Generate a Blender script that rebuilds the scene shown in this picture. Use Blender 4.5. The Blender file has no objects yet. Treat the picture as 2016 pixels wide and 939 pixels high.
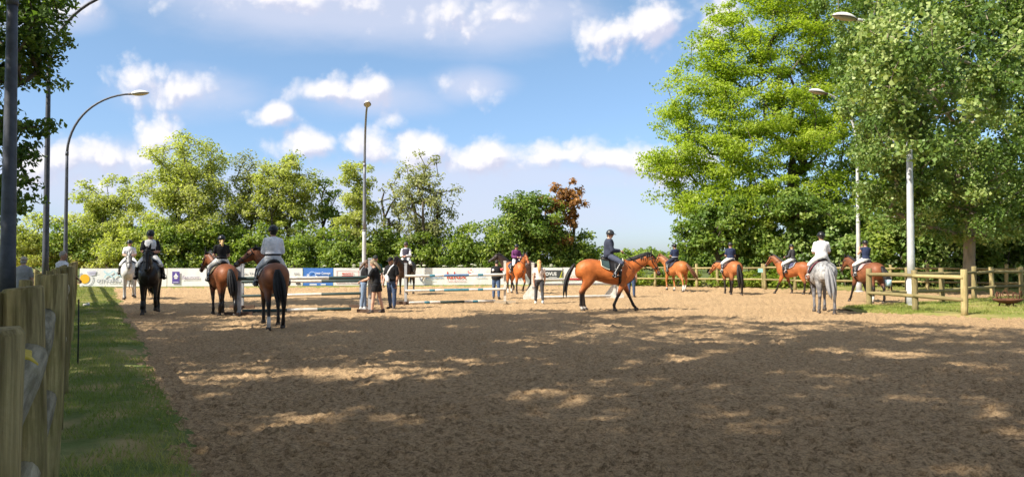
import bpy, bmesh, math, random
import numpy as np
from mathutils import Vector, Matrix, Euler

R = math.radians
PI = math.pi
scene = bpy.context.scene
COL = scene.collection
random.seed(7)

# ------------------------------------------------------------------ camera
F_PX, CX, HORIZON, CAM_H = 1510.0, 1008.0, 510.0, 1.65      # photograph: 2016 x 939
cam_data = bpy.data.cameras.new('camera')
cam_data.sensor_width = 36.0
cam_data.lens = F_PX / 2016.0 * 36.0
cam_data.clip_end = 5000.0
cam_data.clip_start = 0.05
cam = bpy.data.objects.new('camera', cam_data)
COL.objects.link(cam)
PITCH = math.atan((HORIZON - 469.5) / F_PX)
cam.location = (0, 0, CAM_H)
cam.rotation_euler = (PI / 2 + PITCH, 0, 0)
scene.camera = cam

# ------------------------------------------------------------------ light
SUN_ELEV, SUN_AZ = R(43), R(31)          # light travels toward +X, turned SUN_AZ toward +Y
LDIR = Vector((math.cos(SUN_ELEV) * math.cos(SUN_AZ), math.cos(SUN_ELEV) * math.sin(SUN_AZ), -math.sin(SUN_ELEV)))
sun_data = bpy.data.lights.new('sun', 'SUN')
sun_data.energy = 5.0
sun_data.angle = R(0.53)
sun_data.color = (1.0, 0.93, 0.80)
sun = bpy.data.objects.new('sun', sun_data)
COL.objects.link(sun)
sun.rotation_euler = LDIR.to_track_quat('-Z', 'Y').to_euler()
sun.location = (-20, -10, 30)
scene.view_settings.view_transform = 'Standard'
scene.view_settings.look = 'None'
scene.view_settings.gamma = 1.0
scene.view_settings.exposure = 0.93
scene.view_settings.use_curve_mapping = False
scene.cycles.max_bounces = 6
scene.cycles.use_adaptive_sampling = True
scene.cycles.adaptive_threshold = 0.02
scene.cycles.diffuse_bounces = 3
scene.cycles.glossy_bounces = 2
scene.cycles.transmission_bounces = 3


def new_world():
    w = bpy.data.worlds.new('World')
    scene.world = w
    w.use_nodes = True
    nt = w.node_tree
    nt.nodes.clear()
    N, L = nt.nodes.new, nt.links.new
    out = N('ShaderNodeOutputWorld')
    bg = N('ShaderNodeBackground')
    L(bg.outputs[0], out.inputs[0])
    sky = N('ShaderNodeTexSky')
    sky.sky_type = 'NISHITA'
    sky.sun_disc = False
    sky.sun_elevation = SUN_ELEV
    sx, sy = -LDIR.x, -LDIR.y
    sky.sun_rotation = math.atan2(sx, sy)
    sky.air_density = 1.0
    sky.dust_density = 0.6
    sky.ozone_density = 2.2
    bg.inputs['Strength'].default_value = 0.10
    tc = N('ShaderNodeTexCoord')

    # cloud field as a function of the direction (x/y, z/y)
    g = bpy.data.node_groups.new('cloud_field', 'ShaderNodeTree')
    g.interface.new_socket('P', in_out='INPUT', socket_type='NodeSocketVector')
    g.interface.new_socket('F', in_out='OUTPUT', socket_type='NodeSocketFloat')
    gi, go = g.nodes.new('NodeGroupInput'), g.nodes.new('NodeGroupOutput')
    GN, GL = g.nodes.new, g.links.new

    def vm(op, a, b=None):
        n = GN('ShaderNodeVectorMath'); n.operation = op
        for i, v in enumerate((a, b)):
            if v is None: continue
            if hasattr(v, 'is_linked') or hasattr(v, 'links'): GL(v, n.inputs[i])
            else: n.inputs[i].default_value = v
        return n.outputs['Value'] if op == 'LENGTH' else n.outputs[0]

    def ma(op, a, b=None, c=None):
        n = GN('ShaderNodeMath'); n.operation = op
        for i, v in enumerate((a, b, c)):
            if v is None: continue
            if hasattr(v, 'links'): GL(v, n.inputs[i])
            else: n.inputs[i].default_value = v
        return n.outputs[0]
    P = gi.outputs[0]
    nz = GN('ShaderNodeTexNoise'); nz.noise_dimensions = '2D'; nz.inputs['Scale'].default_value = 12.0; nz.inputs['Detail'].default_value = 9.0
    nz.inputs['Roughness'].default_value = 0.62
    GL(P, nz.inputs['Vector'])
    nz2 = GN('ShaderNodeTexNoise'); nz2.noise_dimensions = '2D'; nz2.inputs['Scale'].default_value = 4.0; nz2.inputs['Detail'].default_value = 2.0
    GL(P, nz2.inputs['Vector'])
    wob = vm('SUBTRACT', nz2.outputs['Color'], (0.5, 0.5, 0.5))
    wob = vm('MULTIPLY', wob, (0.09, 0.04, 0.0))
    PW = vm('ADD', P, wob)
    # centre x, centre y, half width, half height (photograph pixels), strength
    blobs = [(560, 0, 300, 40, .5), (900, 20, 200, 40, .45), (1180, 62, 105, 70, 1.0), (1262, 38, 90, 70, 1.0),
             (1400, 30, 80, 75, .95), (270, 158, 95, 52, .95), (370, 180, 95, 42, .8), (550, 233, 62, 34, .9), (635, 182, 75, 48, .95),
             (745, 180, 90, 48, .95), (790, 238, 36, 26, .6), (880, 158, 66, 28, .45), (948, 180, 42, 34, .5), (300, 262, 110, 52, .9),
             (190, 300, 150, 60, .8), (60, 330, 130, 60, .7), (620, 300, 130, 46, .95), (740, 292, 120, 46, .95), (850, 300, 130, 58, 1.05),
             (960, 312, 120, 50, 1.0), (1085, 312, 125, 48, 1.0), (1215, 310, 120, 52, 1.0), (1330, 318, 110, 50, .95), (110, 20, 90, 40, .7), (990, 34, 40, 30, .6),
             (60, 372, 160, 40, .5)]
    acc = None
    for (x, y, rx, ry, a) in blobs:
        c = ((x - CX) / F_PX, (HORIZON - y) / F_PX, 0)
        d = vm('SUBTRACT', PW, c)
        d = vm('MULTIPLY', d, (F_PX / rx, F_PX / ry, 0))
        l = vm('LENGTH', d)
        v = ma('MULTIPLY_ADD', l, -a, a)
        acc = v if acc is None else ma('MAXIMUM', acc, v)
    vo = GN('ShaderNodeTexVoronoi'); vo.feature = 'F1'; vo.voronoi_dimensions = '2D'; vo.inputs['Scale'].default_value = 17.0
    vo.inputs['Detail'].default_value = 2.0; vo.inputs['Roughness'].default_value = 0.55; vo.inputs['Lacunarity'].default_value = 2.3
    wn = vm('MULTIPLY', vm('SUBTRACT', nz.outputs['Color'], (0.5, 0.5, 0.5)), (0.035, 0.03, 0.0))
    GL(vm('ADD', PW, wn), vo.inputs['Vector'])
    f = ma('ADD', acc, ma('MULTIPLY_ADD', nz.outputs['Fac'], 1.3, -0.72))
    f = ma('ADD', f, ma('MULTIPLY_ADD', vo.outputs['Distance'], -0.62, 0.42))
    GL(f, go.inputs[0])

    sep = N('ShaderNodeSeparateXYZ'); L(tc.outputs['Generated'], sep.inputs[0])

    def wm(op, a, b=None, c=None, clamp=False):
        n = N('ShaderNodeMath'); n.operation = op; n.use_clamp = clamp
        for i, v in enumerate((a, b, c)):
            if v is None: continue
            if hasattr(v, 'links'): L(v, n.inputs[i])
            else: n.inputs[i].default_value = v
        return n.outputs[0]
    X, Y, Z = sep.outputs
    # |y| mirrors the view's clouds to the sky behind, so the cover is alike all round
    ay = wm('MAXIMUM', wm('ABSOLUTE', Y), 0.12)
    cb = N('ShaderNodeCombineXYZ')
    L(wm('DIVIDE', X, ay), cb.inputs[0]); L(wm('DIVIDE', Z, ay), cb.inputs[1]); 
    g1 = N('ShaderNodeGroup'); g1.node_tree = g; L(cb.outputs[0], g1.inputs[0])
    off = N('ShaderNodeVectorMath'); off.operation = 'ADD'; L(cb.outputs[0], off.inputs[0]); off.inputs[1].default_value = (-0.010, 0.016, 0)
    g2 = N('ShaderNodeGroup'); g2.node_tree = g; L(off.outputs[0], g2.inputs[0])
    mr = N('ShaderNodeMapRange'); mr.interpolation_type = 'SMOOTHSTEP'
    mr.inputs['From Min'].default_value = -0.10; mr.inputs['From Max'].default_value = 0.66
    L(g1.outputs[0], mr.inputs['Value'])
    # unseen broken cloud overhead, above the frame, added to brighten the shade
    az_ = wm('MAXIMUM', Z, 0.15)
    cb2 = N('ShaderNodeCombineXYZ'); L(wm('DIVIDE', X, az_), cb2.inputs[0]); L(wm('DIVIDE', Y, az_), cb2.inputs[1])
    n3 = N('ShaderNodeTexNoise'); n3.noise_dimensions = '2D'; n3.inputs['Scale'].default_value = 1.7; n3.inputs['Detail'].default_value = 5; L(cb2.outputs[0], n3.inputs['Vector'])
    m3 = N('ShaderNodeMapRange'); m3.interpolation_type = 'SMOOTHSTEP'; m3.inputs['From Min'].default_value = 0.44; m3.inputs['From Max'].default_value = 0.60
    L(n3.outputs['Fac'], m3.inputs['Value'])
    hi = N('ShaderNodeMapRange'); hi.interpolation_type = 'SMOOTHSTEP'; hi.inputs['From Min'].default_value = 0.38; hi.inputs['From Max'].default_value = 0.55
    L(Z, hi.inputs['Value'])
    over = wm('MULTIPLY', m3.outputs[0], hi.outputs[0])
    dens = wm('MULTIPLY', wm('MAXIMUM', mr.outputs[0], over), 0.95)
    up = N('ShaderNodeMapRange'); up.inputs['From Min'].default_value = 0.0; up.inputs['From Max'].default_value = 0.03
    L(Z, up.inputs['Value'])
    dens = wm('MULTIPLY', dens, up.outputs[0])
    diff = wm('SUBTRACT', g1.outputs[0], g2.outputs[0])
    lit = N('ShaderNodeMapRange'); lit.interpolation_type = 'SMOOTHSTEP'
    lit.inputs['From Min'].default_value = -0.36; lit.inputs['From Max'].default_value = 0.26
    L(diff, lit.inputs['Value'])
    cr = N('ShaderNodeMix'); cr.data_type = 'RGBA'
    cr.inputs[6].default_value = (3.6, 3.7, 4.6, 1); cr.inputs[7].default_value = (5.6, 5.45, 5.6, 1)
    L(lit.outputs[0], cr.inputs[0])
    # sky tint: photograph's clear blue with a lavender-white horizon
    hz = N('ShaderNodeMapRange'); hz.inputs['From Min'].default_value = 0.0; hz.inputs['From Max'].default_value = 0.36
    L(Z, hz.inputs['Value'])
    tint = N('ShaderNodeMix'); tint.data_type = 'RGBA'
    tint.inputs[6].default_value = (0.60, 0.69, 0.94, 1); tint.inputs[7].default_value = (0.93, 0.98, 0.93, 1)
    L(hz.outputs[0], tint.inputs[0])
    mul = N('ShaderNodeMix'); mul.data_type = 'RGBA'; mul.blend_type = 'MULTIPLY'; mul.inputs[0].default_value = 1.0
    L(sky.outputs[0], mul.inputs[6]); L(tint.outputs[2], mul.inputs[7])
    # thin high cloud: soft grey-lavender sheets behind the puffs (a bank at the top left, a veil low over the trees)
    sn = N('ShaderNodeTexNoise'); sn.noise_dimensions = '2D'; sn.inputs['Scale'].default_value = 5.5; sn.inputs['Detail'].default_value = 6; sn.inputs['Roughness'].default_value = 0.55
    st = N('ShaderNodeVectorMath'); st.operation = 'MULTIPLY'; L(cb.outputs[0], st.inputs[0]); st.inputs[1].default_value = (0.6, 1.6, 1)
    L(st.outputs[0], sn.inputs['Vector'])
    sheet = None
    for (x, y, rx, ry, a_) in [(650, 5, 560, 115, 1.0), (1010, 30, 260, 90, .8), (80, 30, 200, 60, .9), (800, 400, 900, 105, .95), (1050, 350, 500, 70, .9), (140, 360, 420, 100, 1.0), (360, 180, 180, 60, .6), (720, 190, 200, 55, .6), (930, 170, 110, 45, .7)]:
        d1 = N('ShaderNodeVectorMath'); d1.operation = 'SUBTRACT'; L(cb.outputs[0], d1.inputs[0]); d1.inputs[1].default_value = ((x - CX) / F_PX, (HORIZON - y) / F_PX, 0)
        d2 = N('ShaderNodeVectorMath'); d2.operation = 'MULTIPLY'; L(d1.outputs[0], d2.inputs[0]); d2.inputs[1].default_value = (F_PX / rx, F_PX / ry, 0)
        d3 = N('ShaderNodeVectorMath'); d3.operation = 'LENGTH'; L(d2.outputs[0], d3.inputs[0])
        v = wm('MULTIPLY_ADD', d3.outputs['Value'], -a_, a_)
        sheet = v if sheet is None else wm('MAXIMUM', sheet, v)
    sheet = wm('ADD', sheet, wm('MULTIPLY_ADD', sn.outputs['Fac'], 0.9, -0.42))
    s2 = N('ShaderNodeMapRange'); s2.interpolation_type = 'SMOOTHSTEP'; s2.inputs['From Min'].default_value = -0.05; s2.inputs['From Max'].default_value = 0.75; s2.inputs['To Max'].default_value = 0.72
    L(sheet, s2.inputs['Value'])
    lay = N('ShaderNodeMix'); lay.data_type = 'RGBA'; L(s2.outputs[0], lay.inputs[0]); L(mul.outputs[2], lay.inputs[6]); lay.inputs[7].default_value = (3.9, 4.1, 5.0, 1)
    mx = N('ShaderNodeMix'); mx.data_type = 'RGBA'
    L(dens, mx.inputs[0]); L(lay.outputs[2], mx.inputs[6]); L(cr.outputs[2], mx.inputs[7])
    L(mx.outputs[2], bg.inputs['Color'])
    w.cycles.sampling_method = 'MANUAL'
    w.cycles.sample_map_resolution = 512


new_world()


# ------------------------------------------------------------------ placing helpers
def gp(px, py):
    """Ground point that the photograph shows at pixel (px, py)."""
    d = F_PX * CAM_H / (py - HORIZON)
    return Vector(((px - CX) / F_PX * d, d, 0.0))


def at(px, d, z=0.0):
    """Point at distance d along the view whose column in the photograph is px."""
    return Vector(((px - CX) / F_PX * d, d, z))


def ppm(d):
    return F_PX / d


# ------------------------------------------------------------------ objects
def link(name, data, parent=None):
    o = bpy.data.objects.new(name, data)
    COL.objects.link(o)
    if parent is not None:
        o.parent = parent
    return o


def tag(o, label, cat, group=None):
    o['label'] = label
    o['category'] = cat
    if group: o['group'] = group
    return o


def empty(name, loc, rz=0.0, label=None, cat=None, group=None):
    o = link(name, None)
    o.empty_display_size = 0.2
    o.location = loc
    o.rotation_euler = (0, 0, rz)
    if label: tag(o, label, cat, group)
    return o


def smooth(me):
    me.polygons.foreach_set('use_smooth', np.ones(len(me.polygons), dtype=bool))


class MB:
    """Collects verts and faces for one mesh."""
    def __init__(self):
        self.v, self.f = [], []

    def add(self, vs, fs):
        b = len(self.v)
        self.v += [tuple(p) for p in vs]
        self.f += [tuple(i + b for i in f) for f in fs]
        return self

    def rings(self, rings, cap=True, closed=True):
        b = len(self.v)
        n = len(rings[0])
        for r in rings: self.v += [tuple(p) for p in r]
        m = len(rings)
        for i in range(m - 1):
            for j in range(n if closed else n - 1):
                k = (j + 1) % n
                self.f.append((b + i * n + j, b + i * n + k, b + (i + 1) * n + k, b + (i + 1) * n + j))
        if cap:
            self.f.append(tuple(b + j for j in reversed(range(n))))
            self.f.append(tuple(b + (m - 1) * n + j for j in range(n)))
        return self

    def tube(self, pts, rad, n=8, up=None, cap=True):
        """rad: number, (width, depth), or a list of either; up: direction of 'depth'."""
        pts = [Vector(p) for p in pts]
        m = len(pts)
        if not isinstance(rad, list): rad = [rad] * m
        rings = []
        side = None
        for i, p in enumerate(pts):
            if i == 0: t = pts[1] - pts[0]
            elif i == m - 1: t = pts[-1] - pts[-2]
            else:
                t = (pts[i + 1] - p).normalized() + (p - pts[i - 1]).normalized()
            if t.length < 1e-9: t = Vector((0, 0, 1))
            t.normalize()
            if up is not None:
                s = t.cross(Vector(up))
                if s.length < 1e-4: s = t.cross(Vector((0.3, 0.9, 0.2)))
            elif side is None:
                ref = Vector((0, 0, 1)) if abs(t.z) < 0.9 else Vector((1, 0, 0))
                s = t.cross(ref)
            else:
                s = side - t * side.dot(t)
            s.normalize()
            side = s
            u = s.cross(t).normalized()
            rw, rd = rad[i] if isinstance(rad[i], (tuple, list)) else (rad[i], rad[i])
            rings.append([p + s * (math.cos(a) * rw) + u * (math.sin(a) * rd) for a in (2 * PI * j / n for j in range(n))])
        return self.rings(rings, cap)

    def box(self, c, s, rot=None, taper=1.0):
        c = Vector(c)
        hx, hy, hz = s[0] / 2, s[1] / 2, s[2] / 2
        vs = []
        for z in (-1, 1):
            k = taper if z > 0 else 1.0
            for x, y in ((-1, -1), (1, -1), (1, 1), (-1, 1)):
                p = Vector((x * hx * k, y * hy * k, z * hz))
                if rot is not None: p = rot @ p
                vs.append(c + p)
        return self.add(vs, [(3, 2, 1, 0), (4, 5, 6, 7), (0, 1, 5, 4), (1, 2, 6, 5), (2, 3, 7, 6), (3, 0, 4, 7)])

    def ball(self, c, r, nu=10, nv=7, rot=None):
        c = Vector(c)
        if not isinstance(r, (tuple, list)): r = (r, r, r)
        rings = []
        for i in range(nv + 1):
            th = 0.02 + (PI - 0.04) * i / nv
            ring = []
            for j in range(nu):
                a = 2 * PI * j / nu
                p = Vector((r[0] * math.sin(th) * math.cos(a), r[1] * math.sin(th) * math.sin(a), -r[2] * math.cos(th)))
                if rot is not None: p = rot @ p
                ring.append(c + p)
            rings.append(ring)
        return self.rings(rings)

    def mesh(self, name, material=None, sm=True):
        me = bpy.data.meshes.new(name)
        me.from_pydata(self.v, [], self.f)
        if material is not None: me.materials.append(material)
        if sm: smooth(me)
        me.update()
        return me

    def obj(self, name, material=None, parent=None, sm=True):
        return link(name, self.mesh(name, material, sm), parent)


PENDING = []          # organic meshes: union of closed shapes -> one continuous skin


def organic(o, voxel, smooth_it=4, after=None):
    m = o.modifiers.new('skin', 'REMESH'); m.mode = 'VOXEL'; m.voxel_size = voxel; m.use_smooth_shade = True
    s = o.modifiers.new('soft', 'SMOOTH'); s.factor = 0.5; s.iterations = smooth_it
    PENDING.append((o, after))


def finish_organic():
    dg = bpy.context.evaluated_depsgraph_get()
    dg.update()
    done = []
    for o, after in PENDING:
        me = bpy.data.meshes.new_from_object(o.evaluated_get(dg))
        done.append((o, after, me))
    for o, after, me in done:
        old = o.data
        mats = list(old.materials)
        o.modifiers.clear()
        if not me.materials:
            for m in mats: me.materials.append(m)
        me.name = o.name
        o.data = me
        bpy.data.meshes.remove(old)
        smooth(me)
        if after: after(me)
    PENDING.clear()


def np_mesh(name, co, faces, material, sm=False, face_attr=None):
    """co (n,3), faces (m,k) with equal k."""
    me = bpy.data.meshes.new(name)
    co = np.ascontiguousarray(co, dtype=np.float32)
    faces = np.ascontiguousarray(faces, dtype=np.int32)
    m, k = faces.shape
    me.vertices.add(len(co)); me.vertices.foreach_set('co', co.ravel())
    me.loops.add(m * k); me.loops.foreach_set('vertex_index', faces.ravel())
    me.polygons.add(m)
    me.polygons.foreach_set('loop_start', np.arange(0, m * k, k, dtype=np.int32))
    if sm: me.polygons.foreach_set('use_smooth', np.ones(m, dtype=bool))
    me.update(calc_edges=True)
    if face_attr is not None:
        for nm, arr in face_attr.items():
            a = me.attributes.new(nm, 'FLOAT', 'FACE')
            a.data.foreach_set('value', np.ascontiguousarray(arr, dtype=np.float32))
    if material is not None: me.materials.append(material)
    return me


# ------------------------------------------------------------------ materials
MATS = {}


def base_mat(name):
    m = bpy.data.materials.new(name)
    m.use_nodes = True
    nt = m.node_tree
    return m, nt, nt.nodes.get('Principled BSDF')


def mat(name, col, rough=0.7, var=0.12, scale=8.0, bump=0.0, bscale=60.0, stretch=(1, 1, 1), col2=None, metal=0.0, coat=0.0, sheen=0.0, spec=0.4):
    if name in MATS: return MATS[name]
    m, nt, b = base_mat(name)
    N, L = nt.nodes.new, nt.links.new
    tc = N('ShaderNodeTexCoord'); mp = N('ShaderNodeMapping'); mp.inputs['Scale'].default_value = stretch
    L(tc.outputs['Object'], mp.inputs[0])
    nz = N('ShaderNodeTexNoise'); nz.inputs['Scale'].default_value = scale; nz.inputs['Detail'].default_value = 5.0
    nz.inputs['Roughness'].default_value = 0.6
    L(mp.outputs[0], nz.inputs['Vector'])
    cr = N('ShaderNodeValToRGB')
    c2 = col2 if col2 else tuple(min(1, c * (1 + var)) for c in col)
    c1 = col if col2 else tuple(c * (1 - var) for c in col)
    cr.color_ramp.elements[0].position = 0.32; cr.color_ramp.elements[1].position = 0.68
    cr.color_ramp.elements[0].color = (*c1, 1); cr.color_ramp.elements[1].color = (*c2, 1)
    L(nz.outputs['Fac'], cr.inputs[0]); L(cr.outputs[0], b.inputs['Base Color'])
    b.inputs['Roughness'].default_value = rough
    b.inputs['Metallic'].default_value = metal
    b.inputs['Specular IOR Level'].default_value = spec
    b.inputs['Coat Weight'].default_value = coat
    b.inputs['Sheen Weight'].default_value = sheen
    if bump:
        n2 = N('ShaderNodeTexNoise'); n2.inputs['Scale'].default_value = bscale; n2.inputs['Detail'].default_value = 4
        L(mp.outputs[0], n2.inputs['Vector'])
        bp = N('ShaderNodeBump'); bp.inputs['Strength'].default_value = bump; bp.inputs['Distance'].default_value = 0.02
        L(n2.outputs['Fac'], bp.inputs['Height']); L(bp.outputs[0], b.inputs['Normal'])
    MATS[name] = m
    return m


def cloth(name, col, rough=0.85):
    return mat('cloth_' + name, col, rough, 0.2, 9.0, 0.6, 16.0, sheen=0.0, spec=0.25)


def leaf_mat(name, c_dark, c_mid, c_light, trans=0.35, rough=0.5):
    if name in MATS: return MATS[name]
    m, nt, b = base_mat(name)
    N, L = nt.nodes.new, nt.links.new
    at_ = N('ShaderNodeAttribute'); at_.attribute_name = 'tint'
    cr = N('ShaderNodeValToRGB')
    e = cr.color_ramp.elements
    e[0].color = (*c_dark, 1); e[1].color = (*c_light, 1); e[0].position = 0.05; e[1].position = 0.95
    k = e.new(0.5); k.color = (*c_mid, 1)
    L(at_.outputs['Fac'], cr.inputs[0])
    L(cr.outputs[0], b.inputs['Base Color'])
    b.inputs['Roughness'].default_value = rough
    b.inputs['Specular IOR Level'].default_value = 0.3
    tr = N('ShaderNodeBsdfTranslucent')
    g = N('ShaderNodeMix'); g.data_type = 'RGBA'; g.blend_type = 'MULTIPLY'; g.inputs[0].default_value = 1.0
    L(cr.outputs[0], g.inputs[6]); g.inputs[7].default_value = (1.5, 1.6, 0.6, 1)
    L(g.outputs[2], tr.inputs['Color'])
    mx = N('ShaderNodeMixShader'); mx.inputs[0].default_value = trans
    L(b.outputs[0], mx.inputs[1]); L(tr.outputs[0], mx.inputs[2])
    out = nt.nodes.get('Material Output'); L(mx.outputs[0], out.inputs[0])
    MATS[name] = m
    return m


def wood_mat(name, c1, c2, moss=(0.10, 0.11, 0.04), mossamt=0.5):
    if name in MATS: return MATS[name]
    m, nt, b = base_mat(name)
    N, L = nt.nodes.new, nt.links.new
    tc = N('ShaderNodeTexCoord')
    mp = N('ShaderNodeMapping'); mp.inputs['Scale'].default_value = (18, 18, 1.2); L(tc.outputs['Object'], mp.inputs[0])
    nz = N('ShaderNodeTexNoise'); nz.inputs['Scale'].default_value = 2.0; nz.inputs['Detail'].default_value = 8; nz.inputs['Roughness'].default_value = 0.65
    L(mp.outputs[0], nz.inputs['Vector'])
    cr = N('ShaderNodeValToRGB'); e = cr.color_ramp.elements
    e[0].position, e[1].position = 0.38, 0.64; e[0].color = (*c1, 1); e[1].color = (*c2, 1)
    L(nz.outputs['Fac'], cr.inputs[0])
    n3 = N('ShaderNodeTexNoise'); n3.inputs['Scale'].default_value = 5.0; n3.inputs['Detail'].default_value = 7; n3.inputs['Roughness'].default_value = 0.7
    L(tc.outputs['Object'], n3.inputs['Vector'])
    mr = N('ShaderNodeMapRange'); mr.inputs['From Min'].default_value = 0.42; mr.inputs['From Max'].default_value = 0.7; mr.inputs['To Max'].default_value = mossamt
    L(n3.outputs['Fac'], mr.inputs['Value'])
    mx = N('ShaderNodeMix'); mx.data_type = 'RGBA'; L(mr.outputs[0], mx.inputs[0]); L(cr.outputs[0], mx.inputs[6]); mx.inputs[7].default_value = (*moss, 1)
    oi = N('ShaderNodeObjectInfo')
    rv = N('ShaderNodeMapRange'); rv.inputs['To Min'].default_value = 0.68; rv.inputs['To Max'].default_value = 1.25; L(oi.outputs['Random'], rv.inputs['Value'])
    pv = N('ShaderNodeMix'); pv.data_type = 'RGBA'; pv.blend_type = 'MULTIPLY'; pv.inputs[0].default_value = 1.0; L(mx.outputs[2], pv.inputs[6]); L(rv.outputs[0], pv.inputs[7])
    L(pv.outputs[2], b.inputs['Base Color'])
    b.inputs['Roughness'].default_value = 0.85; b.inputs['Specular IOR Level'].default_value = 0.2
    # cracks + grain relief
    mp2 = N('ShaderNodeMapping'); mp2.inputs['Scale'].default_value = (30, 30, 0.9); L(tc.outputs['Object'], mp2.inputs[0])
    n4 = N('ShaderNodeTexNoise'); n4.inputs['Scale'].default_value = 1.6; n4.inputs['Detail'].default_value = 6
    L(mp2.outputs[0], n4.inputs['Vector'])
    bp = N('ShaderNodeBump'); bp.inputs['Strength'].default_value = 0.7; bp.inputs['Distance'].default_value = 0.012
    L(n4.outputs['Fac'], bp.inputs['Height'])
    bp2 = N('ShaderNodeBump'); bp2.inputs['Strength'].default_value = 0.4; bp2.inputs['Distance'].default_value = 0.006
    n5 = N('ShaderNodeTexNoise'); n5.inputs['Scale'].default_value = 90.0; n5.inputs['Detail'].default_value = 3
    L(tc.outputs['Object'], n5.inputs['Vector'])
    L(n5.outputs['Fac'], bp2.inputs['Height']); L(bp.outputs[0], bp2.inputs['Normal']); L(bp2.outputs[0], b.inputs['Normal'])
    MATS[name] = m
    return m


# ------------------------------------------------------------------ numeric noise
_rng = np.random.default_rng(3)
_TAB = _rng.random((256, 256))


def vnoise(x, y, seed=0):
    x = x + seed * 17.31; y = y + seed * 9.77
    xi = np.floor(x).astype(int); yi = np.floor(y).astype(int)
    fx = x - xi; fy = y - yi
    fx = fx * fx * (3 - 2 * fx); fy = fy * fy * (3 - 2 * fy)
    a = _TAB[xi & 255, yi & 255]; b = _TAB[(xi + 1) & 255, yi & 255]
    c = _TAB[xi & 255, (yi + 1) & 255]; d = _TAB[(xi + 1) & 255, (yi + 1) & 255]
    return (a * (1 - fx) + b * fx) * (1 - fy) + (c * (1 - fx) + d * fx) * fy


def sand_height(x, y):
    h = 0.018 * (vnoise(x * 0.9, y * 0.9, 1) - 0.5)
    c = vnoise(x * 7.5, y * 7.5, 2)
    h = h + 0.034 * np.clip(c - 0.45, 0, 1)
    c = vnoise(x * 15, y * 15, 3)
    h = h + 0.075 * np.clip(c - 0.50, 0, 1) ** 1.2
    c = vnoise(x * 31, y * 31, 4)
    h = h + 0.045 * np.clip(c - 0.45, 0, 1)
    p = vnoise(x * 3.1, y * 3.1, 5)
    h = h - 0.10 * np.clip(p - 0.70, 0, 1)
    # hoof prints: a pressed ring with a thrown-up rim
    for k, cell in ((0, 0.42), (1, 0.57)):
        gx, gy = np.floor(x / cell + k * 0.37).astype(int), np.floor(y / cell + k * 0.61).astype(int)
        r1, r2, r3 = _TAB[gx & 255, gy & 255], _TAB[(gx + 91) & 255, (gy + 37) & 255], _TAB[(gx + 13) & 255, (gy + 151) & 255]
        cx_, cy_ = (gx - k * 0.37 + 0.3 + 0.4 * r1) * cell, (gy - k * 0.61 + 0.3 + 0.4 * r2) * cell
        q = np.sqrt((x - cx_) ** 2 + (y - cy_) ** 2)
        on = (r3 < 0.62)
        h = h + on * (-0.040 * np.exp(-(q / 0.055) ** 4) + 0.020 * np.exp(-((q - 0.085) / 0.028) ** 2))
    return h


# ------------------------------------------------------------------ ground materials
def sand_material():
    m, nt, b = base_mat('arena_sand')
    N, L = nt.nodes.new, nt.links.new
    tc = N('ShaderNodeTexCoord')

    def nz(scale, detail=5, rough=0.6, vec=None):
        n = N('ShaderNodeTexNoise'); n.inputs['Scale'].default_value = scale; n.inputs['Detail'].default_value = detail
        n.inputs['Roughness'].default_value = rough; L(vec or tc.outputs['Object'], n.inputs['Vector']); return n.outputs['Fac']

    def ramp(f, p0, c0, p1, c1):
        cr = N('ShaderNodeValToRGB'); e = cr.color_ramp.elements
        e[0].position, e[1].position = p0, p1; e[0].color = (*c0, 1); e[1].color = (*c1, 1); L(f, cr.inputs[0]); return cr.outputs[0]

    def mixc(f, a, bb, mode='MIX'):
        x = N('ShaderNodeMix'); x.data_type = 'RGBA'; x.blend_type = mode
        if hasattr(f, 'links'): L(f, x.inputs[0])
        else: x.inputs[0].default_value = f
        L(a, x.inputs[6]); L(bb, x.inputs[7]); return x.outputs[2]
    big = ramp(nz(0.35, 4), 0.3, (0.52, 0.350, 0.192), 0.7, (0.62, 0.425, 0.240))
    mid = ramp(nz(17.0, 6, 0.7), 0.38, (0.46, 0.44, 0.42), 0.55, (1.0, 1.0, 1.0))
    fine = ramp(nz(60.0, 4, 0.7), 0.34, (0.46, 0.44, 0.42), 0.56, (1.08, 1.08, 1.08))
    c = mixc(1.0, big, mid, 'MULTIPLY'); c = mixc(0.85, c, fine, 'MULTIPLY')
    L(c, b.inputs['Base Color'])
    b.inputs['Roughness'].default_value = 0.95; b.inputs['Specular IOR Level'].default_value = 0.1
    bp = N('ShaderNodeBump'); bp.inputs['Strength'].default_value = 1.0; bp.inputs['Distance'].default_value = 0.05
    L(nz(26.0, 6, 0.7), bp.inputs['Height']); L(bp.outputs[0], b.inputs['Normal'])
    return m


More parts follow.
